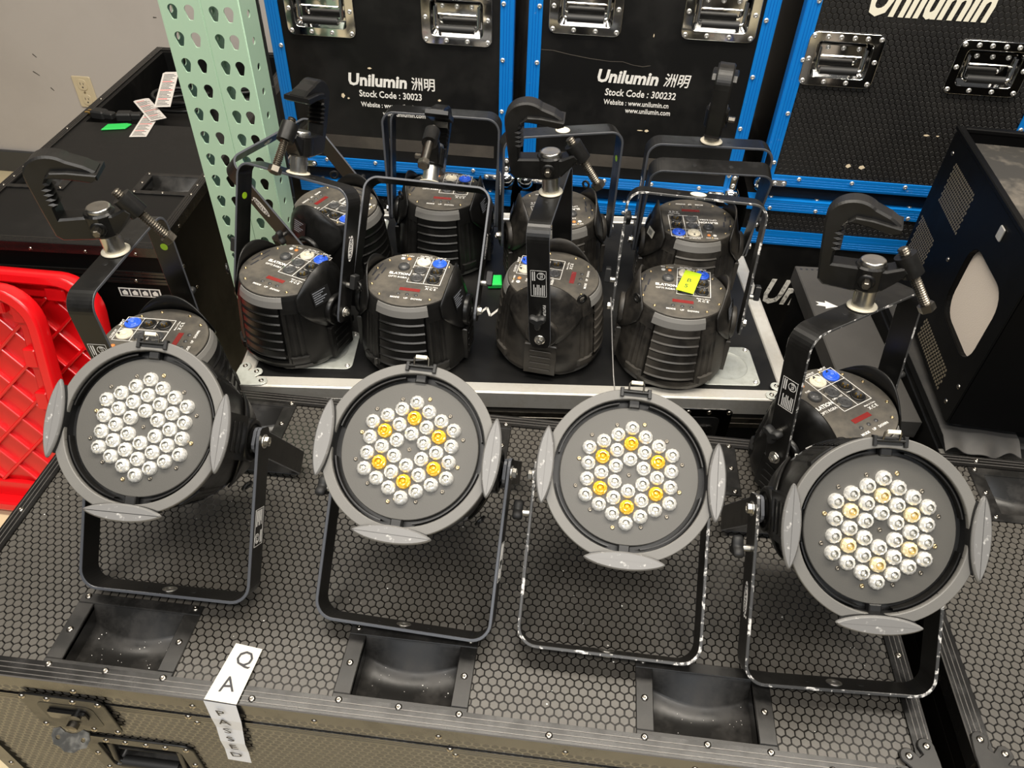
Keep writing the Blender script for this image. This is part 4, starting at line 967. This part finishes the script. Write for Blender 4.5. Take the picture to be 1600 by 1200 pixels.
# ------------------------------------------------------------------ left black case
lc_m = T(-.885, 1.300, 0) @ RZ(R(3.2))
lc = thing('flight_case', 'large plain black flight case by the wall, cables and tags in its back tray', 'flight case', lc_m)
ZT = -.060; LW, LD = .475, 1.18
hl = [(-LW + .05 - .0575 + .03, -LW + .05 + .0575 + .03, .2445, .3175), (-.05 - .0575 - .03, -.05 + .0575 - .03, .2445, .3175), (-LW + .03, -.03, .60, LD - .03)]
B(panel_with_holes(-LW + .002, -.002, .002, LD - .002, ZT - .006, ZT, hl), 'lid_panel', 'laminate', lc)
for cx in (-LW + .08, -.08):
    oc = cup(lc, cx, .230, .331); oc.location.z = ZT
b = MB(); 
b.box(-LW + .03, -.03, .60, .604, ZT - .09, ZT - .0005); b.box(-LW + .03, -.03, LD - .034, LD - .03, ZT - .09, ZT - .0005); b.box(-LW + .03, -LW + .034, .604, LD - .034, ZT - .09, ZT - .0005); b.box(-.034, -.03, .604, LD - .034, ZT - .09, ZT - .0005); b.box(-LW + .034, -.034, .604, LD - .034, ZT - .094, ZT - .09)
B(b, 'cable_tray', 'laminate', lc)
for p0, p1, iv in (((-LW, 0, ZT), (0, 0, ZT), (0, 1, 0)), ((-LW, .0222, ZT), (-LW, LD, ZT), (1, 0, 0)), ((0, .0222, ZT), (0, LD, ZT), (-1, 0, 0)), ((-LW + .0222, LD, ZT), (-.0222, LD, ZT), (0, -1, 0))): trim(lc, p0, p1, iv, mats=('trim', 'trim'))
b = MB().box(-LW + .002, -.002, .0022, .008, FZ, ZT - .021); b.box(-LW + .002, -LW + .008, .008, LD - .008, FZ, ZT - .006); b.box(-.008, -.002, .008, LD - .008, FZ, ZT - .006); b.box(-LW + .002, -.002, LD - .008, LD - .002, FZ, ZT - .006)
B(b, 'body_wall', 'machine', lc)
for zr in (ZT - .060, ZT - .078):
    B(MB().sweep([(0, 0), (-.003, 0), (-.003, -.006), (-.0012, -.007), (-.003, -.008), (-.003, -.014), (0, -.014)], (-LW, .0022, zr), (0, .0022, zr), (0, 1, 0), (0, 0, 1)), 'tongue_rail', 'trim', lc)
for x in (-.40, -.28, -.16, -.05):
    rivet(lc, T(x, .0000, ZT - .014) @ RX(PI / 2)); rivet(lc, T(x - .02, -.0008, ZT - .084) @ RX(PI / 2))
for y in (.12, .40, .55, .75): rivet(lc, T(-LW + .011, y, ZT + .0036)); rivet(lc, T(0.0002, y, ZT - .012) @ RY(PI / 2)); rivet(lc, T(-.0018, y - .03, ZT - .10) @ RY(PI / 2)); rivet(lc, T(-.0018, y, ZT - .18) @ RY(PI / 2))
pg = B(MB().box(-.035, .035, -.0085, .0085, 0, .0004, 0, UPR), 'pictogram_label', 'white_print', lc, T(-.072, .0018, -.178) @ Matrix.Scale(1.35, 4))
for k in range(4):
    q_ = MB().box(-.0072, .0072, -.0068, .0068, 0, .0002, 0, UPR); B(q_, 'pictogram', 'ink', pg, T(-.0255 + k * .017, -.0004, 0)); B(MB().slab([(-.004, -.005), (.004, -.005), (.0045, .0005), (.001, .005), (-.0045, .001)], .0002, .0004, 0, 0, UPR), 'pictogram_mark', 'white_print', pg, T(-.0255 + k * .017, -.0004, 0))
def lcp(x, y, z): return lc_m @ Vector((x, y, z))
# cables in the tray
for k, (cx, cy, rr_, n) in enumerate(((-.30, .90, .085, 3), (-.130, .98, .065, 3), (-.33, 1.075, .052, 2))):
    mb = MB(); pts = []
    for i in range(n * 22 + 1):
        a = 2 * PI * i / 22; r = rr_ + .006 * math.sin(a * .37 + k); pts.append(lcp(cx + r * math.cos(a), cy + r * .8 * math.sin(a), ZT - .072 + k * .004 + .014 * (i / 22) + .003 * math.sin(a * 1.7)))
    tag(B(mb.tube(pts, .0058, 8), 'coiled_cable', 'hose'), ['coiled black cable in the tray, nearest the paper tags', 'coiled black cable in the tray, next to the mint post', 'small coiled black cable at the tray back by the wall'][k], 'cable', 'coiled cables in the case tray')
def plug(label, x, y, a, dx, z=0):
    t = thing('power_plug', label, 'plug', lc_m @ T(x, y, z) @ RZ(R(a)))
    B(MB().slab(rrect(.042, .030, .006), 0, .024, .004), 'plug_body', 'rubber', t)
    B(MB().slab(rrect(.028, .022, .004), .003, .021, .003, 0, T(.032, 0, 0)), 'strain_relief', 'rubber', t)
    for dy in (-.007, .007): B(MB().box(-.040, -.020, dy - .003, dy + .003, .0145, .0165), 'blade', 'gold', t)
    B(MB().cyl((-.038, 0, .008), (-.020, 0, .008), .0025, seg=8), 'ground_pin', 'gold', t)
    return t
plug('black three-pin power plug with brass blades beside the green tape', -.352, .650, 8, 0, ZT - .012); plug('black power plug lying on the case rim under the outlet', -.415, .640, -12, 0, ZT - .004)
tag(B(MB().slab([(0, 0), (.060, .012), (.066, .040), (.052, .044), (.004, .034)], 0, .004, .0012), 'tape_scrap', 'green', None, lc_m @ T(-.373, .553, ZT + .0005) @ RZ(R(2))), 'crumpled bright green tape scrap on the plain black case', 'tape')
def tagpaper(label, x, y, z, a, L, tilt=0, rx=0):
    t = thing('paper_tag', label, 'tag', lc_m @ T(x, y, z) @ RZ(R(a)) @ RX(R(tilt)) @ RY(R(rx)))
    B(MB().slab([(-.022, 0), (.022, 0), (.022, L - .006), (.015, L), (-.015, L), (-.022, L - .006)], 0, .0008), 'tag_sheet', 'tagpaper', t)
    mb = MB()
    for k in range(int(L / .007) - 2):
        y_ = .008 + k * .007; mb.box(-.017, .017 - (k * 37 % 5) * .003, y_, y_ + .0028, .0008, .0010, 1 if k % 6 == 4 else 0)
    B(mb, 'tag_print', ['grey_plastic', 'red'], t)
    return t
M['tagpaper'] = M['tagpaper']
tagpaper('white printed warning tag nearest the viewer on the plain black case', -.262, .525, ZT + .0012, 8, .165)
tagpaper('white printed warning tag lying across the other two tags', -.245, .625, ZT + .006, 38, .180, -2)
tagpaper('white printed warning tag standing up with red spot beside the mint post', -.258, .690, ZT + .014, 10, .170, 12)

# ------------------------------------------------------------------ red plastic trays leaning on the left case
def red_tray(label, x_right, y_base, zb, lean, W, Hh, off):
    t = thing('plastic_tray', label, 'plastic tray', T(x_right, y_base, zb) @ RX(R(-lean)), 'red plastic trays')
    # local: x to the left is negative, z up along the tray, -y towards the viewer
    loops = [rrect(W, Hh, .085, 8, -W / 2, Hh / 2), rrect(W - .05, Hh - .05, .065, 8, -W / 2, Hh / 2)[::-1]]
    link('rim', plate2d('rim', loops, -.014, .022, 'red', .005), t, UPR)
    link('floor_sheet', plate2d('floor_sheet', [rrect(W - .04, Hh - .04, .07, 8, -W / 2, Hh / 2)], -.030, -.024, 'red'), t, UPR)
    st = plate2d('inner_step', [rrect(W - .045, Hh - .045, .065, 8, -W / 2, Hh / 2), rrect(W - .13, Hh - .13, .04, 8, -W / 2, Hh / 2)[::-1]], -.024, -.010, 'red', .003)
    link('inner_step', st, t, UPR)
    # diagonal ribs
    x0, x1, z0, z1 = -W + .066, -.066, .066, Hh - .066
    for sg in (1, -1):
        c = -2.0
        while c < 2.0:
            # line z = sg*x + c, clipped
            ps = []
            for xx in (x0, x1):
                zz_ = sg * xx + c
                if z0 <= zz_ <= z1: ps.append((xx, zz_))
            for zz_ in (z0, z1):
                xx = (zz_ - c) / sg
                if x0 < xx < x1: ps.append((xx, zz_))
            if len(ps) >= 2:
                ps.sort(); (ax, az), (bx, bz) = ps[0], ps[-1]; L_ = math.hypot(bx - ax, bz - az)
                if L_ > .03: B(MB().box(0, L_, -.0035, .0035, -.026, -.012 if sg > 0 else -.0145, b=.0015), 'rib', 'red', t, UPR @ T(ax, az, 0) @ RZ(math.atan2(bz - az, bx - ax)))
            c += .088
    for k in range(5):
        B(MB().slab(rrect(.030, .045, .006), -.012, .006, .003), 'locating_lug', 'red', t, UPR @ T(-.050, .10 + k * .105, 0)); B(MB().slab(rrect(.045, .030, .006), -.012, .006, .003), 'locating_lug', 'red', t, UPR @ T(-.10 - k * .11, Hh - .050, 0))
    return t
red_tray('red ribbed plastic tray leaning against the plain black case, the rear one', -.985, 1.082, FZ + .0135, 14, .62, .570, 0)
red_tray('red ribbed plastic tray at the left edge, leaning in front of the other', -1.075, 1.012, FZ + .0135, 14, .60, .580, 0)

# ------------------------------------------------------------------ right side: black machine, boards, sheet
mm = T(.604, .894, .026) @ RZ(R(-3.5))
mc_ = thing('vented_machine', 'black sheet-metal machine with perforated side and beige filter window', 'machine', mm)
MH, MDp, MW = .292, .415, .40
lo = [[(0, 0), (MDp, 0), (MDp, MH), (0, MH)]]
fw = rrect(.150, .128, .036, 6, .108, .153)     # filter window (depth, height)
side = plate2d('side_panel', [rrect(MDp, MH, .006, 3, MDp / 2, MH / 2), fw[::-1]], 0, .0030, 'machine', .0008)
SIDE = RZ(PI / 2) @ UPR @ Matrix.Diagonal((1, 1, -1, 1))   # (u,v) -> depth (+y), height; outward is -x
SIDE = Matrix(((0, 0, -1, 0), (1, 0, 0, 0), (0, 1, 0, 0), (0, 0, 0, 1)))
sp = link('side_panel', side, mc_, SIDE)
b = MB().box(.002, MW, .002, .006, 0, MH); b.box(MW - .004, MW, .006, MDp, 0, MH); b.box(.002, MW - .004, MDp - .004, MDp, 0, MH); b.box(.002, MW - .004, .006, MDp - .004, 0, .004); b.box(.002, MW - .004, .006, MDp - .004, MH - .022, MH - .018)
B(b, 'housing', 'machine', mc_)
B(MB().box(.006, MW - .006, .006, MDp - .006, MH - .018, MH - .0165), 'top_plate', 'machine_top', mc_)
rimb = MB().box(-.004, .008, -.004, MDp + .004, MH, MH + .008, b=.0015); rimb.box(.008, MW, MDp - .008, MDp + .004, MH, MH + .008, b=.0015); rimb.box(.008, MW, -.004, .008, MH, MH + .008, b=.0015)
B(rimb, 'top_rim', 'machine', mc_)
B(MB().slab(rrect(.160, .138, .036, 6), 0, .004, 0, 0, SIDE @ T(.108, .153, -.010)), 'filter_pad', 'filter', mc_)
fl = MB(); a_ = rrect(.150, .128, .036, 6, .108, .153); n_ = len(a_)
fl.add([(*p, .0030) for p in a_] + [(*p, -.010) for p in a_], [(i, (i + 1) % n_, n_ + (i + 1) % n_, n_ + i) for i in range(n_)], 0, False, SIDE); B(fl, 'window_lip', 'machine', mc_)
def perforation(u0, u1, v0, v1, p):
    mb = MB(); row = 0; v = v0
    while v < v1:
        u = u0 + (p / 2 if row % 2 else 0)
        while u < u1:
            mb.slab([(u + p * .36 * math.cos(R(60 * k + 30)), v + p * .36 * math.sin(R(60 * k + 30))) for k in range(6)], .0030, .0033); u += p
        v += p * .866; row += 1
    o = B(mb, 'vent_perforation', 'mesh', sp); o['kind'] = 'stuff'
perforation(.250, .365, .190, .262, .0070); perforation(.312, .400, .045, .140, .0070); perforation(.070, .212, .012, .048, .0078)
B(MB().slab(rrect(.016, .020, .002), .003, .0055, .0007), 'badge', 'alu', sp, T(.122, .266, 0))
for u, v in ((.390, .262), (.020, .060), (.030, .020), (.235, .150), (.395, .02)): rivet(sp, T(u, v, .003), RIV, 'screw')
for sx, sy in ((.02, .02), (MW - .02, .02), (.02, MDp - .02), (MW - .02, MDp - .02)): B(MB().cyl((sx, sy, -.008), (sx, sy, 0), .012, seg=12), 'foot', 'rubber', mc_)
# soft sheet under it on a low pad, over an aluminium-edged case
bc = thing('flight_case', 'low black case with a bright aluminium edge under the vented black machine', 'flight case', T(.612, .868, -.030))
B(MB().box(.0, .80, .002, .46, -.618, 0, b=.002), 'body', 'laminate', bc)
B(MB().sweep(ALU, (.0, 0, 0), (.80, 0, 0), (0, 1, 0), (0, 0, 1)), 'edge_extrusion', 'alu', bc)
t = thing('foam_pad', 'thin black foam pad lying on the low aluminium-edged case', 'pad', T(.616, .880, -.0265))
B(MB().box(0, .60, 0, .42, 0, .030, b=.003), 'pad_body', 'rubber', t)
mb = MB(); n1, n2 = 26, 18; vs = []; fs = []
for j in range(n2 + 1):
    for i in range(n1 + 1):
        u, v = i / n1, j / n2; x = -.018 + .115 * u; y = -.022 + .445 * v + .006 * math.sin(u * 9)
        z = .0045 + .0010 * math.sin(u * 13 + v * 5) + (.004 * math.sin(u * 17) - .010) * max(0, 1 - v / .06)
        vs.append((x, y, z))
K = len(vs)
vs += [(x, y, z - .0012) for x, y, z in vs]
for j in range(n2):
    for i in range(n1):
        q = (j * (n1 + 1) + i, j * (n1 + 1) + i + 1, (j + 1) * (n1 + 1) + i + 1, (j + 1) * (n1 + 1) + i); fs.append(q); fs.append(tuple(K + k for k in reversed(q)))
tag(B(mb.add(vs, fs, 0, True), 'rubber_sheet', 'sheet', None, T(.618, .880, .0085)), 'dusty black rubber sheet with wavy front edge under the vented black machine', 'sheet')
gb = thing('grey_board', 'dark grey board with a white arrow lying right of the rolling case', 'board', T(.470, 1.388, -.030) @ RZ(R(3.0)))
B(MB().box(0, .112, -.440, .012, -.040, 0, b=.002), 'board', 'grey_board', gb)
B(MB().slab([(0, .006), (.018, .006), (.018, .013), (.042, 0), (.018, -.013), (.018, -.006), (0, -.006), (.006, 0)], 0, .0004), 'arrow_mark', 'white_print', gb, T(.012, -.120, .0001) @ RZ(R(-10)))
for k in range(9): B(MB().cyl((0, 0, 0), (0, 0, .0003), .0028, seg=10), 'hole', 'ink', gb, T(.010 + k * .0115, .000, .0001))
B(MB().box(.01, .10, -.43, .0, FZ + .031, -.041), 'pedestal', 'laminate', gb)

# ------------------------------------------------------------------ QA paper strip
q = thing('paper_strip', 'white paper strip lettered QA PASSED folded over the front case edge', 'paper')
mb = MB(); top = [(-.352, .417, .0045), (-.3185, .4135, .0045), (-.3235, .3455, .0062), (-.3615, .3470, .0062)]
mb.add([Vector(p) for p in top] + [Vector(p) + Vector((0, 0, .0003)) for p in top], [(3, 2, 1, 0), (4, 5, 6, 7), (0, 1, 5, 4), (1, 2, 6, 5), (2, 3, 7, 6), (3, 0, 4, 7)])
mb.v = [tuple(v) for v in mb.v]
B(mb, 'top_fold', 'paper', q)
mb = MB(); dn = [(-.3615, .3455, .006, 0), (-.3235, .3440, .006, 0), (-.3240, .3405, -.030, 0), (-.3300, .3420, -.062, 0), (-.3330, .3395, -.095, 0), (-.3360, .3415, -.125, 0), (-.3380, .3400, -.152, 0)]
cx = [(-.3615, -.3235), (-.3600, -.3240), (-.3625, -.3300), (-.3640, -.3330), (-.3665, -.3360), (-.3680, -.3375)]
zz = [.0062, -.030, -.060, -.092, -.122, -.150]; yy = [.3452, .3420, .3445, .3415, .3440, .3420]
vs = []
for (a, b_), z, y in zip(cx, zz, yy): vs += [(a, y, z), (b_, y - .001, z)]
n = len(vs); vs += [(x, y + .0003, z) for x, y, z in vs]; fs = []
for k in range(len(zz) - 1): fs += [(2 * k, 2 * k + 2, 2 * k + 3, 2 * k + 1), (n + 2 * k, n + 2 * k + 1, n + 2 * k + 3, n + 2 * k + 2)]
B(mb.add(vs, fs), 'hanging_fold', 'paper2', q)
text('Q', .026, 'ink', q, T(-.3340, .398, .0062) @ RZ(R(6)), ext=.0001); text('A', .026, 'ink', q, T(-.3415, .366, .0068) @ RZ(R(6)), ext=.0001)
for k, ch in enumerate('PASSED'):
    text(ch, .0215, 'ink', q, T(-.3440 - k * .0016, .3405, -.011 - k * .0235) @ RX(R(3)) @ UPR, ext=.0001)
# loose grit on the front case lid, in its cups and on the deck
mb = MB()
for k in range(150):
    c_ = random.choice(CUPX) if k < 60 else None
    if c_ is not None: x, y, z = c_ + random.uniform(-.05, .05), random.uniform(.382, .428), -.0238
    else: x, y, z = random.uniform(-.70, .42), random.uniform(.372, .80), .0008
    if c_ is None and any(abs(x - q) < .08 for q in CUPX) and (y < .462 or y > .72): continue
    r = random.choice((.0002, .0003, .0003, .0006)) * (1.0 if c_ is not None else 1.4); a = random.uniform(0, 6)
    mb.slab([(x + r * math.cos(a + g) * (1 + .6 * (g > 3)), y + r * math.sin(a + g)) for g in (0, 1.3, 2.6, 3.9, 5.1)], z, z + .0004)
o = B(mb, 'grit', 'white_print', fc); o['kind'] = 'stuff'
for x, z, L_, a in ((-2.02, -.245, .025, -35), (-1.86, -.262, .035, -30), (-1.98, -.30, .015, -50), (-1.50, -.02, .012, 0), (-2.0, -.18, .016, -45)):
    B(MB().slab([(-L_ / 2, -.002), (L_ / 2, -.0012), (L_ / 2, .0012), (-L_ / 2, .002)], 0, .0004), 'scuff_mark', 'dull', bpy.data.objects['wall_back'], T(x, 2.6198, z) @ UPR @ RZ(R(a)))

# castors under the rolling cases
CW = MB().lathe([(.018, -.016), (.046, -.016), (.052, -.011), (.052, .011), (.046, .016), (.018, .016)], 24, 0, RX(PI / 2)).mesh('castor_wheel', ['rubber'])
CF = MB().box(-.045, .045, -.040, .040, .072, .0775)
CF.box(-.022, .022, -.026, -.020, -.012, .072); CF.box(-.022, .022, .020, .026, -.012, .072); CF.cyl((0, -.028, 0), (0, .028, 0), .008, seg=10)
CF = CF.mesh('castor_fork', ['steel'])
for c, pts in ((fc, [(x, y) for x in (X0 + .10, X1 - .10) for y in (Y0 + .08, Y1 - .08)]), (rc, [(x, y) for x in (.59, 1.35) for y in (.442, .772)]), (dk, [(x, y) for x in (.10, DW - .10) for y in (.08, DD - .08)])):
    for x, y in pts:
        k = link('castor_fork', CF, c, T(x, y, FZ + .0525)); link('castor_wheel', CW, k)
